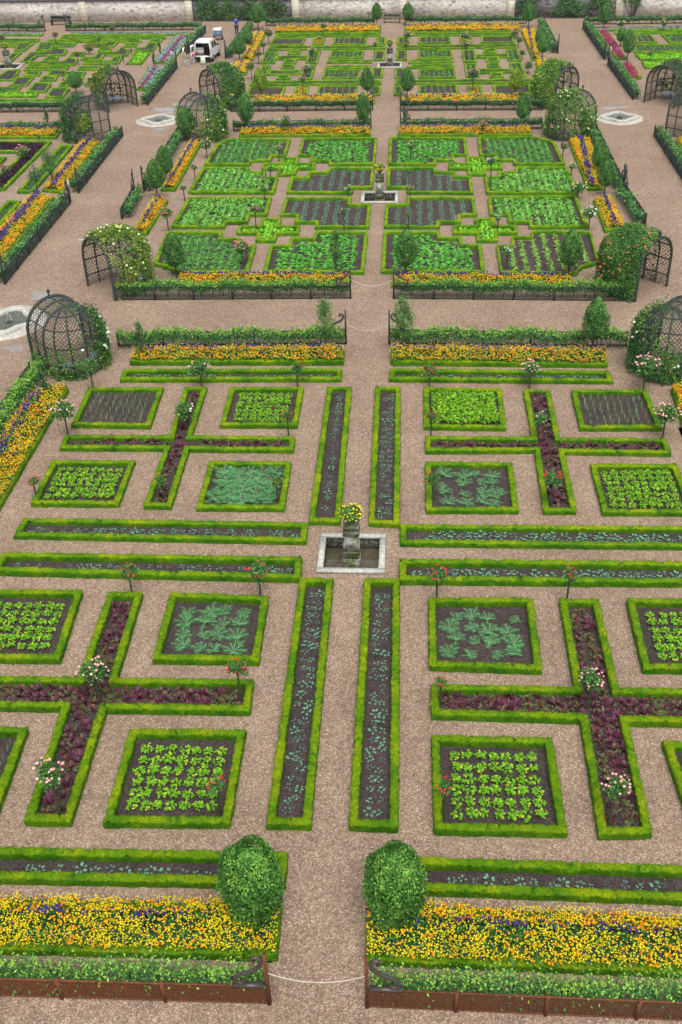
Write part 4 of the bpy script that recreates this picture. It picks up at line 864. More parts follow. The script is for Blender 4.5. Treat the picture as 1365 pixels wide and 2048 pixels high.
# ------------------------------------------------------------------ lay out every bed
HG={}
for bi,(crop,lab,poly) in enumerate(BEDS):
    cy=np.mean([p[1] for p in poly]); near=2 if cy<24 else 1 if cy<44 else 0
    t=.205 if cy<44 else .21 if cy<80 else .19; h=.25 if cy<28 else .2 if cy<44 else .21 if cy<80 else .17
    if crop.startswith('flower'): t=.22; h=.24 if cy<44 else h
    step=.05 if near==2 else .07 if near==1 else .16 if cy<80 else .3
    plot='near plot' if cy<44 else 'middle plot' if cy<80 and np.mean([p[0] for p in poly])>-18 else 'outer and far plots'
    bright=crop=='brightrow'
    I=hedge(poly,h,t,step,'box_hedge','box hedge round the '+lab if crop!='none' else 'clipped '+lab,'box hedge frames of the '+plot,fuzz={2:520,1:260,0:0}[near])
    add_soil(I,bump=.018 if near else .012,cell=.12 if near else .5)
    J=inset(ccw(I),.06)
    if crop in('celery',):
        rows='short' if cy<22 else ''
        P=grid(inset(ccw(I),.12),.33,.36,rng,.08) if cy<26 else grid(inset(ccw(I),.1),.31,.33,rng,.1)
        plants('celery','celery_plant','vegetable',P,'celery plant in the '+lab,'celery plants in the '+lab)
    elif crop=='cardoon':
        P=grid(inset(ccw(I),.16),.58 if 'dense' not in lab else .46,.55 if 'dense' not in lab else .44,rng,.24)
        plants('cardoon','cardoon_plant','vegetable',P,'cardoon plant in the '+lab,'cardoon plants in the '+lab,(.5,1.) if 'dense' not in lab else (.9,1.2))
    elif crop=='leek':
        P=grid(inset(ccw(I),.1),.27,.26,rng,.14); plants('leek','leek_plant','vegetable',P,'upright leek in the '+lab,'leeks in the '+lab)
    elif crop=='beet':
        P=grid(inset(ccw(I),.03),.28 if cy<26 else .33,.26 if cy<26 else .31,rng,.3); P=P[rng.uniform(size=len(P))<.97]
        plants('beet','beet_plant','vegetable',P,'beet plant in the '+lab.replace('of dark red beets',''),'beets in the '+lab,(.85,1.2))
    elif crop=='seedling':
        g=inset(ccw(I),.1); P=grid(g,.33,.22,rng,.22,.5) if (np.ptp([p[0] for p in I])>3) else grid(g,.23,.33,rng,.22)
        P=P[rng.uniform(size=len(P))<.9]; plants('seedling','cabbage_seedling','vegetable',P,'cabbage seedling in the '+lab,'cabbage seedlings in the '+lab,(.55,1.05))
    elif crop=='brassica':
        P=grid(inset(ccw(I),.15),.62,.3,rng,.08); rest.setdefault('brass',[]).extend([tuple(p) for p in P])
    elif crop=='leafy1': mass('leafy1','leafy_crop','broad leaved greens filling the '+lab,grid(J,.4,.3,rng,.12))
    elif crop=='leafy2': mass('leafy2','leafy_crop','dark green leafy crop filling the '+lab,grid(inset(ccw(I),.22),.34,.32,rng,.25))
    elif crop=='leafy3': mass('leafy3','leafy_crop','blue green feathery crop filling the '+lab,grid(inset(ccw(I),.15),.42,.27,rng,.15))
    elif crop=='lettuce': mass('lettuce','lettuce_crop','bright lettuces filling the '+lab,grid(I,.24,.24,rng,.2))
    elif crop=='bean': mass('bean','bean_crop','pale green rows filling the '+lab,grid(inset(ccw(I),.2),.62,.2,rng,.06))
    elif crop=='leafyfar': mass('leafy3' if bi%2 else 'leafy2','leafy_crop','leafy greens filling the '+lab,grid(inset(ccw(I),.05),.4,.36,rng,.2),(.6,.85))
    elif crop=='leekfar': mass('leek','leek_crop','pale leek rows in the '+lab,grid(J,.5,.18,rng,.05),(.8,1.))
    elif crop=='lowgreen': mass('low','herb_crop','low green herbs filling the '+lab,grid(I,.25,.25,rng,.2))
    elif crop=='seedfar' or crop=='grey': mass('grey','seedling_crop','grey green seedlings in the '+lab,grid(I,.3,.28,rng,.15))
    elif crop=='purple': mass('purple','basil_crop','dark purple leaves filling the '+lab,grid(I,.25,.25,rng,.2))
    elif crop=='brightrow': mass('lettuce','lettuce_crop','bright lettuces filling the '+lab,grid(I,.22,.22,rng,.2))
    elif crop=='yellow': mass('yel','yellow_planting','yellow blooms filling the '+lab,grid(I,.2,.2,rng,.2))
    elif crop.startswith('flower'):
        flowers(I,crop[-1],'blooms crowding the '+lab,near if crop!='flowerC' else 0)
for k,(nm,lb) in {'celery':('celery_crop','rows of bright green celery in the squares away from the centre path'),'beet':('beet_crop','dark red beets in the crosses farther back'),
  'seedling':('cabbage_seedlings','blue green cabbage seedlings in the strips farther back'),'brass':('cabbage_rows','rows of young blue green cabbages in the four beds round the middle basin'),'leek':('leek_crop','leeks farther back')}.items():
    if rest.get(k): mass(k,nm,lb,rest[k],(.6,.85) if k=='brass' else (.85,1.2))
link('soil',soil.mesh('soil',True),M['soil'],kind='structure')
# ------------------------------------------------------------------ topiary trees
def crownpts(n,rg,kind):
    # unit crown: radius 1 at widest, z 0..1
    z=rg.uniform(0,1,n); a=rg.uniform(0,6.28,n)
    prof=np.sin(PI*np.clip(z**.85*.88+.1,0,1))**.8; 
    if kind=='dome': prof=np.where(z<.62,.86+.14*(z/.62),np.sqrt(np.clip(1-((z-.62)/.38)**2,0,1)))
    lump=1+.07*np.sin(3*a+5*z)+.06*np.sin(5*a-9*z+1)
    return z,a,prof*lump
def tree(x,y,h,w,kind,label,big=False):
    if not big: h*=1.06; w*=.94
    rg=np.random.default_rng(int(abs(x*131+y*17))+3)
    root=link('pear_tree',None,None,loc=(x,y,0),label=label,cat='tree',group='clipped pear trees at the gates and corners')
    z0=.28*h if not big else .1*h; R=w/2*(1.0 if kind!='sparse' else .9)
    tr=MB(); tube(tr,[(0,0,0),(rg.uniform(-.02,.02),0,z0),(0,.02,h*.6),(0,0,h*.9)],[.05,.04,.03,.01],6)
    for i in range(7 if kind!='dense' else 4):
        a=rg.uniform(0,6.28); zz=rg.uniform(z0,h*.6); tube(tr,[(0,0,zz),(math.cos(a)*R*.5,math.sin(a)*R*.5,zz+h*.14),(math.cos(a)*R*.75,math.sin(a)*R*.75,zz+h*.3)],[.018,.012,.005],4)
    link('trunk',tr.mesh('trunk'),M['bark'],root)
    col={'dense':(.075,.235,.045),'loose':(.10,.27,.06),'sparse':(.08,.2,.07),'golden':(.24,.42,.035)}[kind]
    hi={'dense':(.17,.38,.07),'loose':(.2,.42,.09),'sparse':(.14,.3,.12),'golden':(.42,.58,.05)}[kind]
    if big: col,hi=(.06,.21,.03),(.22,.46,.07)
    mb=MB(); n=12000 if big else {'dense':3600,'golden':3600,'loose':2000,'sparse':700}[kind]
    ls=.07 if big else .085
    if kind in('dense','golden') or big:
        z,a,p=crownpts(n,rg,'dome' if big else 'pear'); r=R*p*rg.uniform(.8,1.12,n)**1.; C=np.stack([r*np.cos(a),r*np.sin(a),z0+z*(h-z0)],1)
        nn=np.stack([np.cos(a),np.sin(a),(z-.35)*1.4],1)+rg.normal(0,.55,(n,3))
        k=14;m=18; V=[];                      # leafy inner body
        for i in range(k+1):
            for j in range(m):
                zz=i/k; pr=(math.sin(PI*min(1,zz*.86+.12))**.55 if not big else (.86+.14*zz/.62 if zz<.62 else math.sqrt(max(0,1-((zz-.62)/.38)**2)))); rr=R*.66*pr*rg.uniform(.93,1.05); V.append((rr*math.cos(j/m*6.283),rr*math.sin(j/m*6.283),z0+.03+zz*(h-z0)*.95))
        F=[(i*m+j,i*m+(j+1)%m,(i+1)*m+(j+1)%m,(i+1)*m+j) for i in range(k) for j in range(m)]
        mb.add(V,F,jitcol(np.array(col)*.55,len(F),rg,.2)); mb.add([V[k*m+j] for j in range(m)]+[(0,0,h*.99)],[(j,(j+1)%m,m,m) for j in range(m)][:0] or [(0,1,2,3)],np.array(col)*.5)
    else:
        nc=26 if kind=='loose' else 12; cz=rg.uniform(.05,1,nc); ca=rg.uniform(0,6.28,nc); cr=R*np.sin(PI*np.clip(cz*.8+.15,0,1))*rg.uniform(.25,.85,nc)
        CC=np.stack([cr*np.cos(ca),cr*np.sin(ca),z0+cz*(h-z0)*.97],1); q=rg.integers(0,nc,n); C=CC[q]+rg.normal(0,1,(n,3))*np.array([R*.22,R*.22,h*.06]); nn=rg.normal(0,1,(n,3))+[0,0,.5]
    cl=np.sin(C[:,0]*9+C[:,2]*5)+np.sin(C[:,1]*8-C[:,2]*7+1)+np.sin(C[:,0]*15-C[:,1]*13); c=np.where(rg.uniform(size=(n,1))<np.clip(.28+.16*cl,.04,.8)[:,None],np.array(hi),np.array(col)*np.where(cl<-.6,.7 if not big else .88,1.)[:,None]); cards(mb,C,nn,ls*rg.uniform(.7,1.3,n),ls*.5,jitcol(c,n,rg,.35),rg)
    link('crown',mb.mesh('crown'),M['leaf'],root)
tree(-3.25,13.8,2.45,1.25,'dense','large round topped laurel topiary beside the near path, left of the rope',True)
tree(-.13,13.8,2.45,1.22,'dense','large round topped laurel topiary beside the near path, right of the rope',True)
for t in TREES: tree(*t)
# ------------------------------------------------------------------ standard roses
def rosemesh(v):
    rg=np.random.default_rng(100+v); mb=MB(); n=620; nc=11; d=rg.normal(size=(nc,3)); d/=np.linalg.norm(d,axis=1)[:,None]; CC=d*rg.uniform(.25,.75,(nc,1))*[1,1,.72]
    q=rg.integers(0,nc,n); C=CC[q]+rg.normal(0,.2,(n,3)); cards(mb,C,rg.normal(0,1,(n,3))+[0,0,.6],.24*rg.uniform(.7,1.2,n),.15,jitcol(np.where(rg.uniform(size=(n,1))<.3,(.16,.34,.08),(.07,.2,.05)),n,rg,.3),rg)
    for i in range(6): tube(mb,[(0,0,-.85),CC[i]*.5,CC[i]*1.1],[.04,.03,.01],4,(.05,.1,.03))
    return mb.mesh('rose_crown'),CC
RM=[rosemesh(v) for v in range(4)]
RC={'red':[(.62,.02,.02),(.7,.05,.05)],'pink':[(.78,.42,.38),(.85,.55,.5),(.8,.35,.35)],'white':[(.85,.85,.8)],'hotpink':[(.78,.16,.26),(.8,.25,.32)],'yellow':[(.88,.72,.2),(.85,.78,.45)]}
BMSH={}
def blossoms(v,colk):
    if (v,colk) in BMSH: return BMSH[v,colk]
    few=colk.startswith('few'); k=colk.replace('few',''); rg=np.random.default_rng(200+v); CC=RM[v][1]; n=6 if few else 17 if k in('red','yellow','white') else 22
    q=rg.integers(0,len(CC),n); d=CC[q]+rg.normal(0,.2,(n,3)); d[:,2]=np.abs(d[:,2])*.9+.05; d/=np.linalg.norm(d,axis=1)[:,None]; C=d*rg.uniform(.75,1.08,(n,1))*[1,1,.85]
    mb=MB(); cs=np.array(RC[k])[rg.integers(0,len(RC[k]),n)]; blobs(mb,C,rg.uniform(.07,.12,n),cs,rg,.75,True); BMSH[v,colk]=mb.mesh('blossoms'); return BMSH[v,colk]
STEM=MB(); tube(STEM,[(0,0,0),(.01,0,.5),(0,.01,1)],[1,.9,.8],6); STEMM=STEM.mesh('stem')
rows={}
def plotname(x,y):
    c='near' if y<44 else 'middle' if y<80 else 'far'
    return c+(' centre' if c=='far' and x>-17 and x<15 else '')+(' left' if x<-18 else ' right' if x>15 else '')+' plot'
RS=[dict(x=r[0],y=r[1],h=r[2],w=r[3],c=r[4],p=plotname(r[0],r[1])) for r in ROSES]
ORD='first second third fourth fifth sixth seventh eighth ninth tenth eleventh twelfth thirteenth fourteenth'.split()
for pn in {r['p'] for r in RS}:
    L=sorted([r for r in RS if r['p']==pn],key=lambda r:r['y']); row=0; last=None; cur=[]
    allrows=[]
    for r in L:
        if last is None or r['y']-last>1.1: allrows.append([]) 
        allrows[-1].append(r); last=r['y']
    for i,R_ in enumerate(allrows):
        for j,r in enumerate(sorted(R_,key=lambda r:r['x'])): r['row']=i; r['col']=j; r['n']=len(R_)
CN={'red':'red','pink':'pale pink','white':'white','hotpink':'bright pink','yellow':'yellow','none':'flowerless','fewpink':'sparsely pink','fewred':'sparsely red','fewwhite':'sparsely white','fewyellow':'sparsely yellow'}
for i,r in enumerate(RS):
    v=i%4; s=r['w']/2*1.08; zc=r['h']-s*.72
    pos=(ORD[r['col']]+' from the left, ' if r['n']>1 else 'alone in ')+ ORD[r['row']]+' rose row from the front'
    root=link('standard_rose',None,None,loc=(r['x'],r['y'],0),rz=rng.uniform(0,6.28),label=f"{CN[r['c']]} standard rose, {pos}, {r['p']}",cat='rose tree',group='standard roses of the '+r['p'])
    st=link('stem',STEMM,M['greenstem'],root); st.scale=(.036,.036,max(.2,zc-s*.4))
    cr=link('crown',RM[v][0],M['leaf'],root,loc=(0,0,zc)); cr.scale=(s,s,s)
    if r['c']!='none':
        b=link('blossoms',blossoms(v,r['c']),M['petal'],root,loc=(0,0,zc)); b.scale=(s,s,s)
# ------------------------------------------------------------------ fences of trellis with shrubs trained behind
def fence(key,p0,p1,label,style='iron',start=False,end=False,side=1,shrub=True,h=.68,lat=.13,tall=None,sc=1.,postlab=None,den=1.):
    p0=np.array(p0);p1=np.array(p1); L=np.linalg.norm(p1-p0); d=(p1-p0)/L; ang=math.atan2(d[1],d[0]); mt=M[style]
    root=link('trellis_fence',None,None,loc=(*p0,0),rz=ang,label=label,cat='fence',group='low trellis fences round the plots')
    mb=MB(); A=[];B=[]; z0,z1=.05,h-.04; H=z1-z0; w=.0075 if p0[1]<60 else .0085; n=int((L+H)/lat)
    for i in range(n+1):
        s=i*lat
        a0=max(0,s-H); A.append((min(s,L),-.008,z0+max(0,s-L))); B.append((a0,-.008,z0+(s-a0)))
        b1=min(L,s); a1=s-H
        A.append((max(0,a1),.008,z1-( (s-max(0,a1)) if False else (max(0,a1)-a1)))); B.append((min(L,s),.008,z1-(min(L,s)-a1)))
    A=np.array(A);B=np.array(B); ok=np.linalg.norm(A-B,axis=1)>.02; bars(mb,A[ok],B[ok],w)
    link('lattice',mb.mesh('lattice'),mt,root)
    for zz in (z0-.02,z1): 
        r=MB(); box(r,0,L,-.02,.02,zz,zz+.03); link('rail',r.mesh('rail'),mt,root)
    npst=max(1,int(round(L/2.0)))
    pm=MB(); box(pm,-.035,.035,-.045,.045,0,h+.03); pme=pm.mesh('post')
    for i in range(npst+1):
        if (i==0 and start) or (i==npst and end): continue
        o=link('post',pme,mt,root,loc=(i*L/npst,0,0))
    T=tall or (1.85 if p0[1]<20 else 1.6)
    for flag,x,sg in ((start,0,1),(end,L,-1)):
        if not flag: continue
        e=MB(); box(e,-.04,.04,-.04,.04,0,T,taper=.8); box(e,-.025,.025,-.025,.025,T,T+.08,taper=.3); link('end_post',e.mesh('end_post'),mt,root,loc=(x,0,0))
        s=MB(); box(s,.05,.72,-.06,.06,h+.01,h+.05)
        pts=[(.53,.93),(.48,.89),(.47,.82),(.53,.77),(.61,.78),(.67,.86),(.66,.97),(.57,1.06),(.44,1.12),(.31,1.19),(.20,1.28),(.12,1.39),(.09,1.50),(.10,1.61),(.17,1.68),(.25,1.65),(.27,1.57),(.21,1.53)]
        P=[(x_*1.,0,(z_-.75)*(T-h-.15)/1.0+h+.06) for x_,z_ in pts]
        tube(s,P,[.035]*3+[.042]*5+[.048]*5+[.045]*3+[.04]*2,6,up=(0,1,0))
        o=link('scroll_bracket',s.mesh('scroll_bracket'),M['scroll'],root,loc=(x,0,0)); o.scale=(sg,1,1)
    if shrub:
        q=MB(); n=int(L*(950 if p0[1]<20 else 900 if p0[1]<60 else 330)*den); ls=.075 if p0[1]<20 else .1 if p0[1]<60 else .13
        x=rng.uniform(.05,L-.05,n); yy=rng.normal(0,.15,n); top_=h+(.03 if p0[1]<20 else .12 if p0[1]<60 else .02)+.10*np.sin(x*1.9+3)+.06*np.sin(x*7.3); zz=rng.uniform(.28 if p0[1]>30 else .12,1,n)**.8*top_+rng.uniform(-.03,.06,n)
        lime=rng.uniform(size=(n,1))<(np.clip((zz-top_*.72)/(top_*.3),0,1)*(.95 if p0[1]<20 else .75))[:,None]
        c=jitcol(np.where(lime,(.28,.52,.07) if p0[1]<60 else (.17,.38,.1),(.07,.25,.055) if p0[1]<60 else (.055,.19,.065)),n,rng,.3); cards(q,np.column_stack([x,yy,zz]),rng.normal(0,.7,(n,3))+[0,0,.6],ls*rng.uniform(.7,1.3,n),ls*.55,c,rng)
        A=[];B=[]
        for i in range(int(L/.55)): A.append((.3+i*.55,0,0)); B.append((.3+i*.55+rng.uniform(-.06,.06),rng.uniform(-.05,.05),h*.8))
        bars(q,A,B,.014,(.06,.045,.03))
        box(q,.06,L-.06,-.1,.1,h*.5,h*.78,(.025,.07,.02)) if p0[1]>60 else None
        off=(.32 if key[-6:-2]!='rear' and 'rear' not in key else .14)*side; nrm=np.array([-d[1],d[0]])*off
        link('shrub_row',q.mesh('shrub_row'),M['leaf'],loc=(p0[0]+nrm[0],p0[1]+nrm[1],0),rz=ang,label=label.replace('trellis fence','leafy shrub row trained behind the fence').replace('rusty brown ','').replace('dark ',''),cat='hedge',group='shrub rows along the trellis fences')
FD=[('near_left','rusty brown trellis fence at the bottom left of the photo','rust',0,1,1),('near_right','rusty brown trellis fence at the bottom right of the photo','rust',1,0,1),
('n_rear_l','dark trellis fence behind the near plot, left of the centre path','iron',0,1,-1),('n_rear_r','dark trellis fence behind the near plot, right of the centre path','iron',1,0,-1),
('n_side_l','dark trellis fence down the left side of the near plot','iron',0,0,1),
('m_front_l','dark trellis fence in front of the middle plot, left of the path','iron',0,1,1),('m_front_r','dark trellis fence in front of the middle plot, right of the path','iron',1,0,1),
('m_rear_l','dark trellis fence behind the middle plot, left of the path','iron',0,1,-1),('m_rear_r','dark trellis fence behind the middle plot, right of the path','iron',1,0,-1),
('m_left_b','dark trellis fence, left side of the middle plot behind the gate','iron',0,1,1),('m_left_f','dark trellis fence, left side of the middle plot before the gate','iron',1,0,1),
('m_right_b','dark trellis fence, right side of the middle plot behind the gate','iron',0,1,-1),('m_right_f','dark trellis fence, right side of the middle plot before the gate','iron',1,0,-1),
('l_side_b','dark trellis fence along the left plot behind its side gate','iron',0,1,-1),('l_side_f','dark trellis fence along the left plot before its side gate','iron',1,1,-1),
('l_rear','dark trellis fence behind the left plot','iron',0,0,-1),('fl_front','dark trellis fence in front of the far left plot','iron',0,0,1),
('fl_side_f','dark trellis fence, side of the far left plot beside the open arbor','iron',1,0,-1),('fl_side_b','dark trellis fence, side of the far left plot beside the van','iron',0,1,-1),
('fc_front_l','dark trellis fence in front of the far centre plot, left','iron',0,1,1),('fc_front_r','dark trellis fence in front of the far centre plot, right','iron',1,0,1),
('fc_left_b','dark trellis fence, left side of the far centre plot','iron',0,1,1),('fc_right_b','dark trellis fence, right side of the far centre plot','iron',0,1,-1),
('fr_side_b','dark trellis fence, side of the far right plot behind its gate','iron',0,1,1),('fr_side_f','dark trellis fence, side of the far right plot before its gate','iron',1,0,1),
('r_side','dark trellis fence at the right picture edge, side of the right plot','iron',0,0,1),
('fl_rear_a','dark trellis fence behind the far left plot, at the picture edge','iron',0,1,-1),('fl_rear_b','dark trellis fence behind the far left plot, before the wall','iron',1,0,-1),
('fc_rear_l','dark trellis fence behind the far centre plot, left of the path','iron',0,0,-1),('fc_rear_r','dark trellis fence behind the far centre plot, right of the path','iron',0,0,-1),
('fr_rear','dark trellis fence behind the far right plot','iron',0,0,-1)]
for k,lab,sty,s,e,side in FD: fence(k,*FENCES[k],lab,sty,bool(s),bool(e),side,lat=.085 if k.startswith('near') else .17)
def rope(a,b,z,sag,label):
    mb=MB(); P=[(a[0]+(b[0]-a[0])*t,a[1]+(b[1]-a[1])*t,z-sag*4*t*(1-t)) for t in np.linspace(0,1,17)]; tube(mb,P,.013,5); link('barrier_rope',mb.mesh('barrier_rope'),M['rope'],label=label,cat='rope',group='ropes closing the centre path')
rope((-2.69,11.79),(-.66,11.81),1.15,.3,'pale rope hung between the two rusty posts at the bottom')
rope((-2.75,47.33),(-.66,47.32),1.0,.35,'pale rope across the centre path before the middle plot')
rope((-2.71,42.44),(-.79,42.45),1.0,.35,'pale rope across the centre path behind the near plot')
# ------------------------------------------------------------------ trellis arbors
AW,AS,AL=1.28,1.5,1.35     # half width, springing height, barrel length
def S_barrel(y,s):          # s along the hoop: 0..2*AS+pi*AW
    tot=2*AS+PI*AW
    if s<AS: return (-AW,y,s)
    if s>tot-AS: return (AW,y,tot-s)
    a=PI-(s-AS)/AW; return (AW*math.cos(a),y,AS+AW*math.sin(a))
def S_apse(ph,t):           # ph 0..pi round the back, t height along the rib
    if t<AS: return (AW*math.cos(ph),AL+AW*math.sin(ph),t)
    e=(t-AS)/AW; return (AW*math.cos(ph)*math.cos(e),AL+AW*math.sin(ph)*math.cos(e),AS+AW*math.sin(e))
def arbor_meshes():
    lat=MB(); A=[];B=[]
    tot=2*AS+PI*AW; g=.19; seg=.2
    def run(fn,ok):
        prev=None; k=0
        while True:
            r=fn(k*seg); 
            if r is None: break
            if prev is not None: A.append(prev);B.append(r)
            prev=r;k+=1
    n=int((tot+AL)/g)
    for i in range(n+1):
        s0=i*g
        for sg in (1,-1):
            pts=[]
            for k in range(0,int(AL/.135)+1):
                y=k*.135; s=(s0-y) if sg>0 else (s0-AL+y)
                if 0<=s<=tot: pts.append(S_barrel(y,s))
            for a,b in zip(pts,pts[1:]): A.append(a);B.append(b)
    tt=AS+AW*1.35
    for i in range(-18,int(PI*AW/g)+19):
        for sg in (1,-1):
            pts=[]
            for k in range(0,int(tt/.16)+1):
                t=k*.16; ph=(i*g+sg*t)/AW
                if 0<=ph<=PI: pts.append(S_apse(ph,t))
            for a,b in zip(pts,pts[1:]): A.append(a);B.append(b)
    bars(lat,A,B,.0095)
    hoops=[]
    for y,r in ((0,.07),(AL*.5,.045),(AL,.055)):
        mb=MB(); tube(mb,[S_barrel(y,s) for s in np.linspace(0,tot,26)],r,6,up=(0,1,0)); hoops.append(mb.mesh('hoop'))
    ribs=[]
    for i in range(1,6):
        mb=MB(); ph=PI*i/6; tube(mb,[S_apse(ph,t) for t in np.linspace(0,AS+AW*PI/2,14)],.045,5,up=(math.sin(ph),-math.cos(ph),0)); ribs.append(mb.mesh('rib'))
    rails=[]
    for z in (.55,AS-.15):
        mb=MB(); pts=[(-AW,y,z) for y in np.linspace(0,AL,4)]+[(AW*math.cos(p),AL+AW*math.sin(p),z) for p in np.linspace(PI,0,14)]+[(AW,y,z) for y in np.linspace(AL,0,4)]; 
        clean=[pts[0]]; [clean.append(p) for p in pts[1:] if np.linalg.norm(np.array(p)-clean[-1])>.02]; tube(mb,clean,.036,5); rails.append(mb.mesh('rail'))
    for e in (.5,1.0):
        mb=MB(); z=AS+AW*math.sin(e); r=AW*math.cos(e)
        pts=[(-r,y,z) for y in np.linspace(0,AL,4)]+[(r*math.cos(p),AL+r*math.sin(p),z) for p in np.linspace(PI-.1,.1,14)]+[(r,y,z) for y in np.linspace(AL,0,4)]; tube(mb,pts,.036,5); rails.append(mb.mesh('rail'))
    mb=MB(); tube(mb,[(0,0,AS+AW),(0,AL,AS+AW)],.036,5); rails.append(mb.mesh('rail'))
    f=MB(); tube(f,[(0,0,AS+AW),(0,0,AS+AW+.12),(0,0,AS+AW+.2),(0,0,AS+AW+.27),(0,0,AS+AW+.36)],[.05,.03,.07,.075,.01],8)
    return lat.mesh('lattice'),hoops,ribs,rails,f.mesh('finial')
AMS=arbor_meshes()
bm=MB()
pts=np.linspace(PI*.08,PI*.92,15)
for a,b in zip(pts,pts[1:]):
    V=[]
    for z in (.40,.45):
        for p,r in ((a,1.1),(b,1.1),(b,.72),(a,.72)): V.append((r*math.cos(p),AL+r*math.sin(p)*.98,z))
    bm.add(V,[(4,5,6,7),(3,2,1,0),(0,1,5,4),(1,2,6,5),(2,3,7,6),(3,0,4,7)])
for p in np.linspace(PI*.12,PI*.88,5): box(bm,-.03,.03,-.03,.03,0,.4,o=(.95*math.cos(p),AL+.95*math.sin(p),0))
BENCH=bm.mesh('bench')
ROSEF={'white':[(.85,.85,.82)],'coral':[(.8,.16,.09)],'cream':[(.85,.82,.42),(.8,.75,.6)],'redyel':[(.75,.1,.08),(.8,.6,.1),(.8,.3,.1)],'pinkred':[(.75,.15,.2)],'yellow':[(.85,.75,.25)]}
def arbor(bx,by,sx,sy,label,clab,blobs_,fcol,nf,off=3.4,green=(.07,.2,.04),hi=(.2,.38,.06),dens=1.,mat='iron',bench=True):
    x,y=bx+sx*off,by+sy*off; rz=math.atan2(sy,sx)-PI/2
    root=link('garden_arbor',None,None,loc=(x,y,0),rz=rz,label=label,cat='arbor',group='domed trellis arbors at the path crossings')
    mt=M[mat]
    link('lattice',AMS[0],mt,root)
    for nm,L in (('hoop',AMS[1]),('rib',AMS[2]),('rail',AMS[3])):
        for m_ in L: link(nm,m_,mt,root)
    link('finial',AMS[4],mt,root)
    if bench: link('arbor_bench',BENCH,M['bench'],loc=(x,y,.0),rz=rz,label='pale blue curved bench inside the '+clab,cat='bench',group='benches inside the arbors')
    # climber on the outside of the trellis
    rg=np.random.default_rng(int(abs(bx*7+by*3+sx*5+sy*11))); ca,sa=math.cos(rz),math.sin(rz)
    P=[];Nn=[]
    tot=2*AS+PI*AW; n=12000
    for i in range(n):
        if rg.uniform()<.45:
            yy=rg.uniform(0,AL); s=rg.uniform(0,tot); p=S_barrel(yy,s); q=(p[0],0,max(0,p[2]-AS) if s>AS and s<tot-AS else 0)
        else:
            ph=rg.uniform(0,PI); t=rg.uniform(0,AS+AW*1.5); p=S_apse(ph,t); q=(p[0],p[1]-AL,max(0,p[2]-AS))
        q=np.array(q); q/=np.linalg.norm(q)+1e-6; P.append(p);Nn.append(q)
    P=np.array(P);Nn=np.array(Nn)
    Wp=np.stack([P[:,0]*ca-P[:,1]*sa,P[:,0]*sa+P[:,1]*ca,P[:,2]],1); Wn=np.stack([Nn[:,0]*ca-Nn[:,1]*sa,Nn[:,0]*sa+Nn[:,1]*ca,Nn[:,2]],1)
    cen=np.array([-(AL*.8)*sa,(AL*.8)*ca,0]); w=np.zeros(n)
    for (dx,dy,z,s,k) in blobs_:
        c=cen+np.array([dx,dy,z]); w=np.maximum(w,k*np.exp(-(((Wp-c)/s)**2).sum(1)))
    clump=(np.sin(Wp[:,0]*4+Wp[:,2]*5)+np.sin(Wp[:,1]*5.3-Wp[:,2]*4.1+1)+np.sin(Wp[:,0]*9-Wp[:,1]*8))/3
    keep=rg.uniform(size=n)<w*(.75+.5*clump); Wp=Wp[keep];Wn=Wn[keep]
    if len(Wp)<5: return
    m=int(dens*3*(1.7 if by<60 else 1.2)); Pp=np.repeat(Wp,m,0)+rg.normal(0,.05,(len(Wp)*m,3)); Nq=np.repeat(Wn,m,0); Pp+=Nq*rg.uniform(.0,.28,(len(Pp),1)); Pp[:,2]=np.maximum(Pp[:,2],.03)
    cl=np.sin(Pp[:,0]*3.1+Pp[:,2]*2.3+bx)+np.sin(Pp[:,1]*3.7-Pp[:,2]*3)
    ls=.1 if by<60 else .13; h_=rg.uniform(size=len(Pp))<np.clip(.28+.22*cl,0,1)
    mb=MB(); cards(mb,Pp,Nq+rg.normal(0,.7,Pp.shape),ls*rg.uniform(.7,1.3,len(Pp)),ls*.6,jitcol(np.where(h_[:,None],hi,green),len(Pp),rg,.3),rg)
    k=0
    cr=link('climbing_rose',None,None,loc=(x,y,0),label='climbing rose with '+{'white':'white','coral':'coral','cream':'pale cream yellow','redyel':'red and yellow','pinkred':'pinkish red','yellow':'yellow'}[fcol]+' blooms over the '+clab,cat='climbing rose',group='climbing roses on the arbors')
    link('foliage',mb.mesh('foliage'),M['leaf'],cr)
    fb=MB(); hw=np.clip(w[keep],.05,1)*(Wp[:,2]>.6); hw/=hw.sum(); q=rg.choice(len(Wp),nf,p=hw); cs=np.array(ROSEF[fcol]); cs=cs[rg.integers(0,len(cs),nf)]
    blobs(fb,Wp[q]+Wn[q]*.27+rg.normal(0,.04,(nf,3)),rg.uniform(.05,.08,nf),cs,rg,.8,True); link('blossoms',fb.mesh('blossoms'),M['petal'],cr)
A_=(-18.6,44.55);B_=(-18.5,79.0);C_=(14.95,78.4);D_=(15.05,44.45)
arbor(*A_,1,-1,'open ribbed trellis dome beside the left basin of the near plot','dome beside the near left basin',[(1.9,.4,.9,1.05,1.),(1.5,.8,1.6,.7,.8),(.2,-1.9,.1,.8,.75),(-1.2,-1.0,.2,.6,.5)],'white',16,3.25,mat='weathered')
arbor(*A_,1,1,'netted trellis tunnel arbor at the front left corner of the middle plot','tunnel at the front left of the middle plot',[(-.2,.3,2.7,.85,1.),(1.2,.8,2.2,.7,.8),(1.2,1.4,.6,.8,.7),(1.0,-1.1,.3,.5,.4),(.9,-.5,1.4,.9,.45)],'cream',60,3.45,(.16,.3,.03),(.38,.5,.08),mat='weathered')
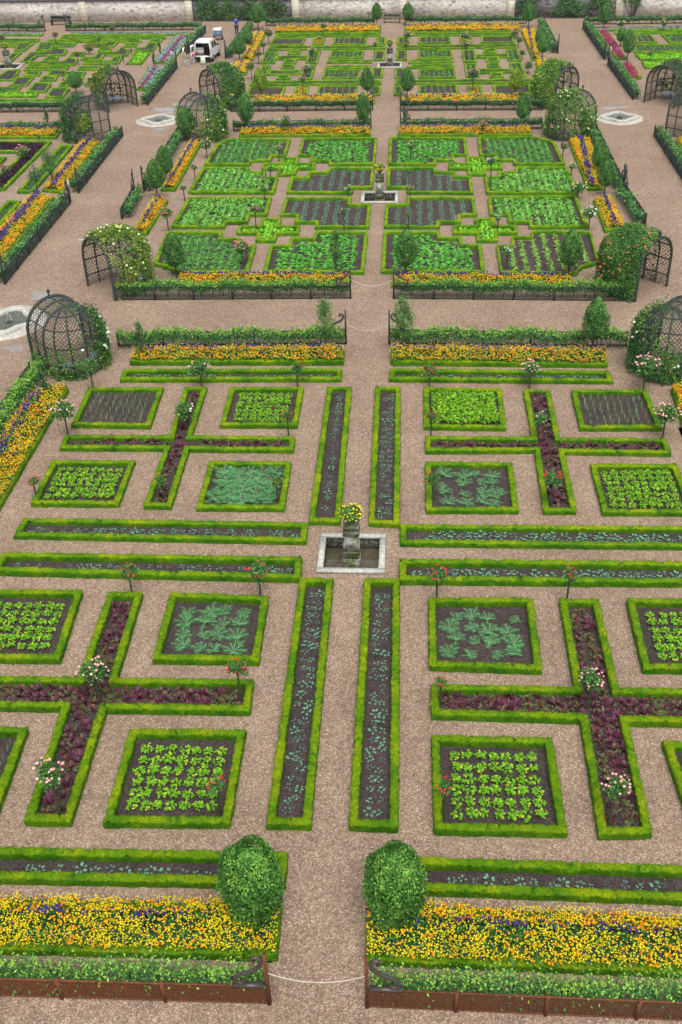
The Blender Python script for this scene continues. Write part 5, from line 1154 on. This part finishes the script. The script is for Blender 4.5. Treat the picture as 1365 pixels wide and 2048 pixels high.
arbor(*D_,-1,1,'trellis tunnel arbor smothered in coral roses, front right of the middle plot','tunnel at the front right of the middle plot',[(-1.3,-.2,1.5,1.3,1.2),(-.9,.5,.6,1.1,1.),(-.2,-.9,1.9,.9,1.),(-.8,-1.2,.6,.9,.7)],'coral',48,3.4,(.06,.2,.04),(.18,.36,.06),1.6)
arbor(*D_,-1,-1,'ribbed trellis dome with leafy left flank beside the right basin','dome beside the near right basin',[(-1.8,.5,1.,1.15,1.2),(-1.5,.6,2.,.7,.8),(-.4,-1.9,.5,.9,.9),(.8,-1.8,.3,.8,.7)],'white',12,3.3,(.05,.17,.04),(.16,.33,.05),mat='weathered')
arbor(*B_,1,-1,'trellis dome at the rear left corner of the middle plot','dome at the rear left of the middle plot',[(1.6,.6,1.,1.1,1.2),(1.0,-.9,.8,1.,.9),(-1.6,.1,1.3,.6,.8)],'white',22,3.3,(.09,.24,.04),(.28,.44,.06))
arbor(*B_,1,1,'leafy trellis arbor at the front left corner of the far centre plot','arbor at the front left of the far centre plot',[(1.2,.0,1.4,1.4,1.2),(.3,-.8,1.,.9,.8),(-.1,.4,2.7,.7,.7)],'yellow',18,3.4,(.06,.19,.04),(.2,.36,.06))
arbor(*B_,-1,1,'open fronted trellis arbor at the corner of the far left plot','open arbor of the far left plot',[(-1.5,-.2,1.9,1.,1.1),(-.6,-.6,2.5,.6,.7),(-.3,.9,1.,.7,.4)],'redyel',34,3.4,(.09,.22,.04),(.32,.42,.05))
arbor(*B_,-1,-1,'dark netted trellis arbor at the corner of the left plot','netted arbor of the left plot',[(-1.7,.2,1.,1.2,1.1),(-.9,.4,2.3,.7,.6)],'pinkred',8,3.4,(.05,.17,.04),(.14,.3,.06))
arbor(*C_,-1,-1,'vine laced trellis dome at the rear right corner of the middle plot','dome at the rear right of the middle plot',[(-.2,-.9,1.6,.9,.6),(-.6,-.1,2.6,.8,.6),(-1.6,.3,.7,.7,.9),(1.2,-.8,1.,.8,.7)],'cream',34,3.3,(.1,.24,.04),(.24,.4,.08),mat='weathered')
arbor(*C_,-1,1,'trellis arbor buried in green at the front right of the far centre plot','arbor at the front right of the far centre plot',[(-1.3,-.1,1.2,1.3,1.3),(-.9,-.8,1.,1.1,1.1),(-.5,.2,2.3,.9,.8)],'yellow',26,3.4,(.12,.27,.04),(.32,.5,.07),2.)
arbor(*C_,1,1,'tall open trellis arbor at the corner of the far right plot','open arbor of the far right plot',[(1.5,.2,1.5,1.2,1.2),(.2,1.2,.8,.7,.5)],'pinkred',8,3.4)
arbor(*C_,1,-1,'netted trellis arbor at the right picture edge','netted arbor at the right picture edge',[(1.5,.2,1.1,1.,.5)],'white',6,3.3)
# ------------------------------------------------------------------ basins
def square_basin(tagn,x0,x1,y0,y1,label,urn,hp):
    root=link('garden_basin',None,None,loc=((x0+x1)/2,(y0+y1)/2,0),label=label,cat='basin',group='square stone basins at the plot centres')
    a,b=(x1-x0)/2,(y1-y0)/2; w=.2; t=.1; D=.62
    r=MB(); box(r,-a,a,-b,-b+w,0,t); box(r,-a,a,b-w,b,0,t); box(r,-a,-a+w,-b+w,b-w,0,t); box(r,a-w,a,-b+w,b-w,0,t); link('rim',r.mesh('rim'),M['rim'],root)
    k=MB(); e=.03; box(k,-a+.06,a-.06,-b+.06,-b+w-e,-D,.0-.002); box(k,-a+.06,a-.06,b-w+e,b-.06,-D,-.002); box(k,-a+.06,-a+w-e,-b+w-e,b-w+e,-D,-.002); box(k,a-w+e,a-.06,-b+w-e,b-w+e,-D,-.002); link('inner_wall',k.mesh('inner_wall'),M['basinwall'],root)
    f=MB(); box(f,-a+.1,a-.1,-b+.1,b-.1,-D-.1,-D); link('basin_floor',f.mesh('basin_floor'),M['mud'],root)
    wt=MB(); wt.add([(-a+w-e,-b+w-e,-.42),(a-w+e,-b+w-e,-.42),(a-w+e,b-w+e,-.42),(-a+w-e,b-w+e,-.42)],[(0,1,2,3)]); link('water',wt.mesh('water'),M['pool'],root)
    cx,cy=(x0+x1)/2,(y0+y1)/2-.05
    pr=link('stone_pedestal',None,None,loc=(cx,cy,-D),label=f'mossy carved stone pedestal standing in the {tagn}',cat='pedestal',group='pedestals in the square basins')
    s=MB(); box(s,-.29,.29,-.29,.29,0,.66); box(s,-.25,.25,-.25,.25,.66,.86); box(s,-.28,.28,-.28,.28,.86,.92,taper=.8); link('plinth',s.mesh('plinth'),M['oldstone'],pr)
    s=MB(); box(s,-.2,.2,-.22,.2,.92,.92+hp)
    for sg in (-1,1): box(s,sg*.23-.035,sg*.23+.035,-.2,.2,.92,.92+hp*.45,taper=.7)
    dz=.92+hp*.5
    for q,(ww,dd) in enumerate(((.15,.012),(.09,.022))):   # raised lozenge on the front face
        s.add([(-ww,-.22-dd,dz),(0,-.22-dd,dz-ww*1.4),(ww,-.22-dd,dz),(0,-.22-dd,dz+ww*1.4),(-ww,-.22,dz),(0,-.22,dz-ww*1.4),(ww,-.22,dz),(0,-.22,dz+ww*1.4)],[(0,1,2,3),(0,4,5,1),(1,5,6,2),(2,6,7,3),(3,7,4,0)])
    link('shaft',s.mesh('shaft'),M['shaft'],pr)
    s=MB(); z=.92+hp; box(s,-.25,.25,-.25,.25,z,z+.06); box(s,-.27,.27,-.27,.27,z+.06,z+.2,taper=.82); box(s,-.22,.22,-.22,.22,z+.2,z+.3,taper=.9); box(s,-.26,.26,-.26,.26,z+.3,z+.35); link('capital',s.mesh('capital'),M['oldstone'],pr)
    z=z+.35-D
    ur=link('flower_urn',None,None,loc=(cx,cy,z),label=f'stone urn of yellow flowers on the pedestal of the {tagn}',cat='urn',group='urns of flowers on the pedestals')
    s=MB(); tube(s,[(0,0,0),(0,0,.05),(0,0,.1),(0,0,.16),(0,0,.26),(0,0,.34),(0,0,.37)],[.12,.06,.05,.12,.19,.2,.22],12); link('vase',s.mesh('vase'),M['oldstone'],ur)
    if urn:
        rg=np.random.default_rng(int(y0)); n=700; d=rg.normal(size=(n,3)); d/=np.linalg.norm(d,axis=1)[:,None]; d[:,2]=np.abs(d[:,2]); C=d*rg.uniform(.5,1,(n,1))*[.36,.36,.3]+[0,0,.36]
        g=MB(); cards(g,C,d+rg.normal(0,.6,(n,3)),.11,.045,jitcol((.12,.28,.05),n,rg),rg); link('foliage',g.mesh('foliage'),M['leaf'],ur)
        n=55; d=rg.normal(size=(n,3)); d/=np.linalg.norm(d,axis=1)[:,None]; d[:,2]=np.abs(d[:,2])*.9-.08; g=MB(); blobs(g,d*[.42,.42,.34]+[0,0,.4],rg.uniform(.022,.036,n),np.tile((.92,.7,.02),(n,1)),rg,.6,True); link('blossoms',g.mesh('blossoms'),M['petal'],ur)
square_basin('near basin',*BAS[0][1:],'square pale rimmed basin at the centre of the near plot',True,.62)
square_basin('middle basin',*BAS[1][1:],'square pale rimmed basin at the centre of the middle plot',True,.75)
square_basin('far centre basin',*BAS[2][1:],'square pale rimmed basin at the centre of the far centre plot',True,.75)
square_basin('far left basin',*BAS[3][1:],'square pale rimmed basin at the left picture edge of the far left plot',True,.75)
def quatrefoil(cx,cy,label,where,sc=1.,st=1.):
    root=link('fountain_basin',None,None,loc=(cx,cy,0),label=label,cat='fountain',group='clover shaped fountain basins at the crossings'); n=96
    def q(a,r): return r*(1+.16*math.cos(4*a))
    A=np.linspace(0,2*PI,n,endpoint=False)
    def ring(mb,prof):  # prof: (radius fn scale, z, lobe amount)
        V=[(r*(1+k*math.cos(4*a))*math.cos(a)*sc,r*(1+k*math.cos(4*a))*math.sin(a)*sc*st,z) for r,z,k in prof for a in A]
        F=[(i*n+j,i*n+(j+1)%n,(i+1)*n+(j+1)%n,(i+1)*n+j) for i in range(len(prof)-1) for j in range(n)]; mb.add(V,F)
    m=MB(); ring(m,[(2.02,0,.02),(2.0,.035,.02),(1.45,.04,.1)]); link('apron',m.mesh('apron'),M['apron'],root)
    m=MB(); ring(m,[(1.45,.0,.13),(1.44,.16,.13),(1.40,.2,.13),(1.12,.2,.15),(1.08,.16,.15),(1.07,.0,.15)]); link('rim',m.mesh('rim'),M['rim'],root)
    m=MB(); V=[(1.1*(1+.15*math.cos(4*a))*math.cos(a)*sc,1.1*(1+.15*math.cos(4*a))*math.sin(a)*sc*st,.07) for a in A]+[(0,0,.07)]; m.add(V,[(j,(j+1)%n,n) for j in range(n)]); link('water',m.mesh('water'),M['water'],root)
    m=MB(); blobs(m,[(0,0,.12),(.12,.05,.1),(-.1,-.06,.1)],np.array([.17,.12,.11]),np.tile((.1,.1,.1),(3,1)),rng,.8,True); link('spout',m.mesh('spout'),M['oldstone'],root)
    m=MB(); tube(m,[(0,0,.2),(0,.0,.4),(.03,0,.52),(.1,0,.42),(.16,0,.1)],[.02,.018,.025,.02,.03],5); link('water_jet',m.mesh('water_jet'),M['rim'],root)
quatrefoil(-18.75,44.6,'clover shaped fountain basin at the left edge beside the ribbed dome','A',.86,1.1)
quatrefoil(-18.5,79.1,'clover shaped fountain basin on the left crossing beyond the middle plot','B',.82)
quatrefoil(14.95,78.4,'clover shaped fountain basin on the right crossing beyond the middle plot','C',.82)
quatrefoil(15.3,44.6,'clover shaped fountain basin hidden behind the right ribbed dome','D',1.,1.1)
def puddle(cx,cy,rx,ry,seed):
    m=MB(); n=40; rg=np.random.default_rng(seed); ph=rg.uniform(0,6,4)
    V=[]
    for j in range(n):
        a=j/n*2*PI; r=1+.25*math.sin(2*a+ph[0])+.2*math.sin(3*a+ph[1])+.12*math.sin(5*a+ph[2])+.06*math.sin(9*a+ph[3]); V.append((cx+rx*r*math.cos(a),cy+ry*r*math.sin(a),.004))
    m.add(V+[(cx,cy,.004)],[(j,(j+1)%n,n) for j in range(n)]); link('puddle',m.mesh('puddle'),M['puddle'],kind='structure')
puddle(-18.6,82.1,1.1,.8,1); puddle(-17.6,83.8,.7,.6,2); puddle(-18.0,76.9,.6,.3,5); puddle(15.0,81.3,.9,.4,3); puddle(13.9,47.6,.7,.9,4); puddle(-17.9,47.6,.9,.5,6); puddle(-17.6,41.9,.5,.3,7)
m=MB(); box(m,-.32,.32,-.22,.22,0,.02); link('drain_cover',m.mesh('drain_cover'),M['apron'],loc=(-17.9,55.3,0),label='small pale stone drain cover set in the wide left path',cat='drain cover')

lv=MB(); P=np.concatenate([rng.uniform((-20,10),(18,60),(700,2)),rng.uniform((-4,10),(2,50),(250,2))]); P=np.array([p for p in P if seen(p[0],p[1],0)])
cards(lv,np.column_stack([P,np.full(len(P),.02)]),rng.normal(0,.25,(len(P),3))+[0,0,1],rng.uniform(.03,.07,len(P)),.03,jitcol(np.array([(.5,.4,.1),(.3,.16,.06),(.62,.56,.45),(.2,.25,.05)])[rng.integers(0,4,len(P))],len(P),rng),rng)
link('fallen_leaves',lv.mesh('fallen_leaves'),M['leaf'],label='scattered fallen leaves and petals on the gravel paths',kind='stuff')
# ------------------------------------------------------------------ back wall
W0=np.array((-42.68,117.3)); WD=np.array((69.22,-2.72)); WD/=np.linalg.norm(WD); WA=math.atan2(WD[1],WD[0]); WH=2.0
def wx(x): return (x-W0[0])/WD[0]
wall=link('garden_wall',None,None,loc=(*W0,0),rz=WA,label='long limewashed stone garden wall with cut stone pilasters at the back',cat='wall')
PX=[-44.9,-33.9,-22.75,-11.7,-.85,9.95,20.6,31.5]
for i in range(len(PX)-1):
    a,b=wx(PX[i])+.38,wx(PX[i+1])-.38; m=MB(); box(m,a,b,0,.5,0,WH); dark=i in(2,5)
    link('wall_panel',m.mesh('wall_panel'),M['wall_dark' if dark else 'wall_light'],wall,label='bare dark grey stretch of wall' if dark else None)
for p in PX:
    m=MB(); x=wx(p)
    box(m,x-.38,x+.38,-.09,.5,0,WH)
    for k in range(1,6): box(m,x-.39,x+.39,-.10,.0,k*WH/6-.012,k*WH/6+.012)
    link('pilaster',m.mesh('pilaster'),M['pilaster'],wall)
m=MB(); box(m,wx(-60),wx(45),-.14,.6,WH+.002,WH+.13); link('coping',m.mesh('coping'),M['coping'],wall)
m=MB(); m.add([(-120,118.2+3,1.9),(90,112+1.5,1.9),(90,300,1.9),(-120,300,1.9)],[(0,1,2,3)]); link('terrace_ground',m.mesh('terrace_ground'),M['terrace'],kind='structure')
def ivy(x0,x1,z0,z1,label,n=1500,fl=None,seed=5,col=(.05,.15,.04)):
    rg=np.random.default_rng(seed); nc=16; cx=rg.uniform(wx(x0),wx(x1),nc); cz=rg.uniform(z0,z1,nc); q=rg.integers(0,nc,n); C=np.stack([cx[q]+rg.normal(0,(x1-x0)*.07,n),-.1-np.abs(rg.normal(0,.16,n)),np.clip(cz[q]+rg.normal(0,.25,n),.02,z1+.35)],1)
    mb=MB(); cards(mb,C,rg.normal(0,.6,(n,3))+[0,-1,.4],.17,.12,jitcol(np.where(rg.uniform(size=(n,1))<.25,(.13,.27,.06),col),n,rg,.35),rg)
    for i in range(nc): tube(mb,[(cx[i]*.3+.7*cx.mean(),-.05,0),(cx[i],-.06,cz[i])],.02,4,(.05,.04,.03))
    o=link('wall_climber',None,None,loc=(*W0,0),rz=WA,label=label,cat='climbing plant',group='climbers on the garden wall'); link('foliage',mb.mesh('foliage'),M['leaf'],o)
    if fl:
        f=MB(); k=26; blobs(f,C[rg.integers(0,n,k)]+[0,-.12,0],rg.uniform(.06,.09,k),np.tile(fl,(k,1)),rg); link('blossoms',f.mesh('blossoms'),M['petal'],o)
ivy(-21.6,-18.4,.5,1.9,'green climber on the dark wall stretch beyond the van',1700,None,5)
ivy(-18.2,-13.2,.3,1.8,'dark climber with crimson blooms on the wall behind the man in blue',2300,(.5,.03,.06),6,(.035,.11,.04))
ivy(10.6,12.6,.1,1.9,'climber on the dark wall stretch left of the right path end',900,None,7,(.035,.1,.04))
ivy(14.2,19.3,.6,1.9,'broad green climber on the dark wall stretch beyond the right path',2600,None,8)
ivy(20.9,22.5,1.2,1.9,'small tuft of creeper on the wall near the right pilaster',260,None,9)
def wbench(x,y,L,rz,mat,label):
    o=link('garden_bench',None,None,loc=(x,y,0),rz=rz,label=label,cat='bench',group='benches before the garden wall')
    m=MB(); box(m,-L/2,L/2,-.22,.22,.40,.47); link('seat',m.mesh('seat'),M[mat],o)
    m=MB(); box(m,-L/2,L/2,.2,.25,.55,.85); link('backrest',m.mesh('backrest'),M[mat],o)
    for sx in (-1,1):
        m=MB(); box(m,sx*(L/2-.1)-.05,sx*(L/2-.1)+.05,-.2,.2,0,.40); box(m,sx*(L/2-.1)-.04,sx*(L/2-.1)+.04,.2,.25,.0,.56); link('leg',m.mesh('leg'),M[mat],o)
wbench(-36.0,115.6,2.1,WA,'iron','dark bench against the wall behind the far left plot')
wbench(-1.85,114.0,1.7,WA,'oldstone','grey stone bench against the wall at the end of the centre path')
# ------------------------------------------------------------------ van
def van(x,y,rz):
    root=link('delivery_van',None,None,loc=(x,y,0),rz=rz,label='small white van parked on the gravel with its rear doors open',cat='van'); root.scale=(.86,.86,.93)
    # side profile, rear at y=0, front +y
    prof=[(0,.42),(0,1.0),(.08,1.62),(.2,1.82),(.6,1.87),(1.8,1.86),(2.25,1.78),(2.95,1.2),(3.75,1.02),(4.05,.85),(4.1,.45)]
    w=.86
    def wy(z): return w*(1 if z<1.05 else 1-.16*(z-1.05)/.8)
    m=MB(); n=len(prof); Lf=[(-wy(z),yy,z) for yy,z in prof]; Rt=[(wy(z),yy,z) for yy,z in prof]; V=Lf+Rt
    F=[(i,i+1,n+i+1,n+i) for i in range(3,n-1)]        # roof, screen, bonnet, nose
    m.add(V,F); 
    bot=[(-w,0,.42),(-w,4.1,.42),(w,4.1,.42),(w,0,.42)]; m.add(bot,[(0,1,2,3)])
    for sg,S in ((-1,Lf),(1,Rt)):
        pts=[S[i] for i in range(n)]; B=[(p[0],p[1],.42) if abs(p[2]-.42)>.1 else p for p in pts]
        T=[];
        # side wall strips between profile stations
        idx=[i for i in range(n)]; 
        st=sorted({yy for yy,_ in prof}); 
        def topz(yy): 
            return float(np.interp(yy,[q[0] for q in prof[3:]],[q[1] for q in prof[3:]])) if yy>=.2 else float(np.interp(yy,[0,.08,.2],[1.0,1.62,1.82]))
        ys=[0,.08,.2,.6,1.2,1.8,2.25,2.6,2.95,3.4,3.75,4.05,4.1]; v=[];
        for yy in ys:
            t=topz(yy)
            if yy==4.1: t=.45
            for z in (.42,min(1.05,t),t): v.append((sg*wy(z),yy,z))
        f=[];
        for i in range(len(ys)-1):
            for k in range(2): a=i*3+k; f.append((a,a+1,a+4,a+3))
        m.add(v,f)
    # rear frame round the load opening
    box(m,-w,w,-.01,.05,.42,.62); box(m,-w,-w+.12,0,.06,.62,1.05); box(m,w-.12,w,0,.06,.62,1.05); box(m,-w*.86,w*.86,.12,.2,1.68,1.83)
    for sg in (-1,1): tube(m,[(sg*(w-.05),.02,1.0),(sg*(w*.87),.1,1.62),(sg*w*.82,.19,1.8)],.06,4)
    link('body',m.mesh('body'),M['white'],root)
    m=MB(); box(m,-.72,.72,1.3,1.34,.63,1.7); box(m,-.74,.74,.06,1.3,.60,.63); box(m,-.76,-.73,.1,1.3,.63,1.6); box(m,.73,.76,.1,1.3,.63,1.6); link('load_bay',m.mesh('load_bay'),M['glass'],root)
    m=MB()
    for sg in (-1,1):
        for (a,b,c_,d) in ((.75,1.5,1.15,1.68),(1.6,2.25,1.15,1.68)): 
            o=.008; m.add([(sg*(wy(c_)+o),a,c_),(sg*(wy(c_)+o),b+ (.35 if a>1.5 else 0),c_),(sg*(wy(d)+o),b,d),(sg*(wy(d)+o),a,d)],[(0,1,2,3)])
    m.add([(-.74,2.33,1.73),(.74,2.33,1.73),(.8,2.92,1.24),(-.8,2.92,1.24)],[(0,1,2,3)]); link('window',m.mesh('window'),M['glass'],root)
    for sg in (-1,1):
        d=MB(); o=np.array((sg*w,0,0)); a=0
        box(d,0,.8,-.03,.03,.5,1.0,rz=0); box(d,0,.8,-.03,.03,1.0,1.65,taper=.9)
        dd=link('rear_door',d.mesh('rear_door'),M['white'],root,loc=(sg*w,-.02,0),rz=(-PI/2-.2 if sg<0 else -PI/2+.25))
        g=MB(); box(g,.12,.68,-.04,.04,1.1,1.5); link('door_window',g.mesh('door_window'),M['glass'],dd)
    m=MB(); box(m,-w-.01,w+.01,-.12,-.012,.3,.52); link('bumper',m.mesh('bumper'),M['black'],root)
    for sg in (-1,1):
        m=MB(); box(m,sg*(w-.07)-.06,sg*(w-.07)+.06,-.03,-.012,.7,1.0); link('tail_light',m.mesh('tail_light'),M['red'],root)
        m=MB(); box(m,sg*(w+.06)-.09,sg*(w+.06)+.09,2.6,2.7,1.1,1.25); link('wing_mirror',m.mesh('wing_mirror'),M['black'],root)
        for yy in (.72,3.25):
            m=MB(); tube(m,[(-.11,0,0),(-.1,0,0),(.1,0,0),(.11,0,0)],[.2,.31,.31,.2],18,up=(0,0,1)); wh=link('wheel',m.mesh('wheel'),M['black'],root,loc=(sg*(w-.08),yy,.31))
            m=MB(); tube(m,[(0,0,0),(sg*.13,0,0)],[.19,.17],12); m.add([(sg*.13,.17*math.cos(i/12*6.283),.17*math.sin(i/12*6.283)) for i in range(12)]+[(sg*.13,0,0)],[(i,(i+1)%12,12) for i in range(12)]); link('rim',m.mesh('rim'),M['chrome'],wh)
VX,VY,VR=-18.2,97.65,-.1
van(VX,VY,VR)
m=MB(); box(m,-.35,.35,-.3,.3,0,.5,taper=.96); box(m,-.37,.37,-.32,.32,.5,.56); k=link('sack_crate',m.mesh('sack_crate'),M['rim'],loc=(VX-.3,VY+.5,.6),label='pale box lying in the open load bay of the white van',cat='box')
m=MB(); box(m,-.22,.22,-.16,.16,0,.62,taper=.8); tube(m,[(-.1,0,.6),(0,0,.68),(.1,0,.6)],.03,5); link('plant_sack',m.mesh('plant_sack'),plain('white green sack',(.55,.68,.5),.6,.3,.35,5),loc=(VX+.1,VY-.75,0),label='white and green sack standing behind the open van',cat='sack')
def cart(x,y):
    r=link('garden_trailer',None,None,loc=(x,y,0),rz=-.05,label='small white box trailer standing ahead of the van',cat='trailer'); r.scale=(.7,.7,.8)
    m=MB(); box(m,-.5,.5,-.6,.6,.45,1.05); link('body',m.mesh('body'),plain('blue grey panel',(.16,.24,.36),.5),r)
    m=MB(); box(m,-.56,.56,-.66,.66,1.06,1.3,taper=.93); link('lid',m.mesh('lid'),M['white'],r)
    for sg in (-1,1):
        m=MB(); tube(m,[(-.06,0,0),(.06,0,0)],[.24,.24],16); link('wheel',m.mesh('wheel'),M['black'],r,loc=(sg*.58,0,.24))
    m=MB(); tube(m,[(0,.6,.45),(0,1.4,.4)],.03,4); link('drawbar',m.mesh('drawbar'),M['black'],r)
cart(-18.35,107.2)
# ------------------------------------------------------------------ people
def skinned(name,J,E,mat,parent,root=0):
    me=bpy.data.meshes.new(name); me.from_pydata([j[:3] for j in J],E,[]); o=link(name,me,mat,parent)
    md=o.modifiers.new('skin','SKIN'); 
    for i,j in enumerate(J):
        r=j[3]; sv=me.skin_vertices[0].data[i] if me.skin_vertices else None
        if sv: sv.radius=(r,j[4] if len(j)>4 else r); sv.use_root=(i==root)
    sb=o.modifiers.new('sub','SUBSURF'); sb.levels=1; sb.render_levels=2
    return o
def ensure_skin(me):
    if not me.skin_vertices:
        import bmesh
        b=bmesh.new(); b.from_mesh(me); b.verts.layers.skin.verify(); b.to_mesh(me); b.free()
_old=skinned
def skinned(name,J,E,mat,parent,root=0):
    me=bpy.data.meshes.new(name); me.from_pydata([j[:3] for j in J],E,[]); ensure_skin(me); o=link(name,me,mat,parent)
    for i,j in enumerate(J):
        sv=me.skin_vertices[0].data[i]; sv.radius=(j[3],j[4] if len(j)>4 else j[3]); sv.use_root=(i==root)
    o.modifiers.new('skin','SKIN'); sb=o.modifiers.new('sub','SUBSURF'); sb.levels=1; sb.render_levels=1
    return o
def person(x,y,rz,H,label,top,bottom,hair,armL,armR,stride=.12,sleeves=True,shirt=None):
    k=H/1.72; root=link('person',None,None,loc=(x,y,0),rz=rz,label=label,cat='person')
    root.scale=(k,k,k); sk=skin('skin tone',(.55,.33,.24))
    hL,hR=(-.1,.02,.92),(.1,-.02,.92)
    legs=[(-.1,0,.92),(-.11,stride*.5,.5),(-.11,stride,.07),(-.11,stride+.14,.03),(.1,0,.92),(.11,-stride*.5,.5),(.11,-stride,.07),(.11,-stride+.14,.03)]
    J=[(0,0,.95,.13,.1),(0,0,1.2,.13,.1),(0,0,1.4,.12,.09),(0,0,1.5,.05),(0,.01,1.58,.085,.09),(0,.015,1.66,.085,.095),
       (-.17,0,1.4,.055),(armL[0][0],armL[0][1],armL[0][2],.042),(armL[1][0],armL[1][1],armL[1][2],.03),(.17,0,1.4,.055),(armR[0][0],armR[0][1],armR[0][2],.042),(armR[1][0],armR[1][1],armR[1][2],.03)]
    E=[(0,1),(1,2),(2,3),(3,4),(4,5),(2,6),(6,7),(7,8),(2,9),(9,10),(10,11)]
    b=len(J); J+=[(*legs[0],.085),(*legs[1],.058),(*legs[2],.04),(*legs[3],.035),(*legs[4],.085),(*legs[5],.058),(*legs[6],.04),(*legs[7],.035)]
    E+=[(0,b),(b,b+1),(b+1,b+2),(b+2,b+3),(0,b+4),(b+4,b+5),(b+5,b+6),(b+6,b+7)]
    skinned('body',J,E,sk,root)
    s=1.22; f=.75
    def lerp(a,c,t): return tuple(a[i]+(c[i]-a[i])*t for i in range(3))
    J2=[(0,0,.93,.16,.125),(0,0,1.2,.15,.12),(0,0,1.41,.145,.11),(-.18,0,1.41,.07),(*armL[0],.056),(*lerp(armL[0],armL[1],.8),.045),(.18,0,1.41,.07),(*armR[0],.056),(*lerp(armR[0],armR[1],.8),.045)]
    E2=[(0,1),(1,2),(2,3),(3,4),(2,6),(6,7)]+([(4,5),(7,8)] if sleeves else [])
    if not sleeves: J2=[J2[i] for i in (0,1,2,3,4,6,7)]; E2=[(0,1),(1,2),(2,3),(3,4),(2,5),(5,6)]
    skinned('jacket' if shirt else 'shirt',J2,E2,top,root)
    if shirt: 
        m=MB(); box(m,-.07,.07,.10,.155,.96,1.42); link('shirt_front',m.mesh('shirt_front'),shirt,root)
    J3=[(0,0,.98,.15,.12),(*legs[0],.105),(*legs[1],.078),(*legs[2][:2],.1,.06),(*legs[4],.105),(*legs[5],.078),(*legs[6][:2],.1,.06)]
    skinned('trousers',J3,[(0,1),(1,2),(2,3),(0,4),(4,5),(5,6)],bottom,root)
    skinned('hair',[(0,-.03,1.60,.085,.07),(0,0,1.70,.095,.09),(0,.04,1.735,.06,.06)],[(0,1),(1,2)],hair,root,1)
    m=MB(); blobs(m,[(0,.115,1.625)],[.018],np.array([(1,1,1)]),rng,1,True); link('nose',m.mesh('nose'),sk,root)
blue=plain('blue jersey',(.01,.06,.62),.8,.2,.1); navy=plain('dark trousers',(.02,.025,.04),.8); blackc=plain('black jacket',(.02,.02,.025),.8); beige=plain('beige trousers',(.6,.48,.4),.8,.2,.08)
whitec=plain('white shirt',(.8,.78,.76),.8,.2,.05); pinkc=plain('red top',(.6,.06,.1),.8); lblue=plain('light blue jeans',(.35,.42,.6),.8); brownh=plain('brown hair',(.1,.05,.03),.7); blond=plain('fair hair',(.45,.27,.12),.7); olive=plain('olive top',(.2,.2,.1),.8)
person(-16.75,108.7,2.9,1.75,'person in a bright blue top holding a camera up to the face',blue,navy,brownh,((-.3,.12,1.3),(-.09,.24,1.56)),((.3,.12,1.3),(.09,.24,1.56)),.03)
m=MB(); box(m,-.07,.07,-.05,.05,-.045,.045); tube(m,[(0,.05,0),(0,.11,0)],.035,8); link('camera_in_hands',m.mesh('camera_in_hands'),M['black'],loc=(-16.82,108.42,1.6),rz=2.9,label='small black camera held by the person in blue',cat='camera')
person(-19.72,96.95,2.9,1.7,'adult in a black jacket and beige trousers beside the white van',blackc,beige,blond,((-.27,.02,1.12),(-.28,.14,.9)),((.27,.02,1.12),(.3,.14,.9)),.16,True,whitec)
person(-19.3,96.0,3.0,1.12,'small child in an olive top and pale blue jeans near the van',olive,lblue,brownh,((-.26,.02,1.12),(-.28,.1,.88)),((.26,.02,1.12),(.28,.1,.88)),.14)
person(-19.05,97.15,3.0,1.05,'small child in a red top standing beside the adult in black',pinkc,lblue,blond,((-.26,.02,1.12),(-.28,.1,.88)),((.26,.02,1.12),(.28,.1,.88)),.1)
def sign(x,y,label):
    r=link('notice_post',None,None,loc=(x,y,0),label=label,cat='sign'); m=MB(); box(m,-.03,.03,-.03,.03,0,1.0); link('post',m.mesh('post'),M['iron'],r); m=MB(); box(m,-.09,.09,-.04,.0,.85,1.35); link('plate',m.mesh('plate'),M['rim'],r)
sign(-20.6,95.9,'small white notice on a dark post at the far left side gate')
sign(-20.3,61.35,'small white notice on a dark post at the gate of the left plot')
sign(16.7,95.1,'small white notice on a dark post at the far right side gate')

# ------------------------------------------------------------------ thin air
hz=MB(); box(hz,-110,110,-12,190,-1.2,CAM_H+2); hm=bpy.data.materials.new('haze'); hm.use_nodes=True; ht=hm.node_tree; ht.nodes.clear()
ho=ht.nodes.new('ShaderNodeOutputMaterial'); hv=ht.nodes.new('ShaderNodeVolumePrincipled'); hv.inputs['Density'].default_value=.00025; hv.inputs['Color'].default_value=(.93,.95,1,1); hv.inputs['Anisotropy'].default_value=.2
ht.links.new(hv.outputs[0],ho.inputs['Volume']); link('haze',hz.mesh('haze'),hm,label='thin pale haze over the whole garden',kind='stuff')
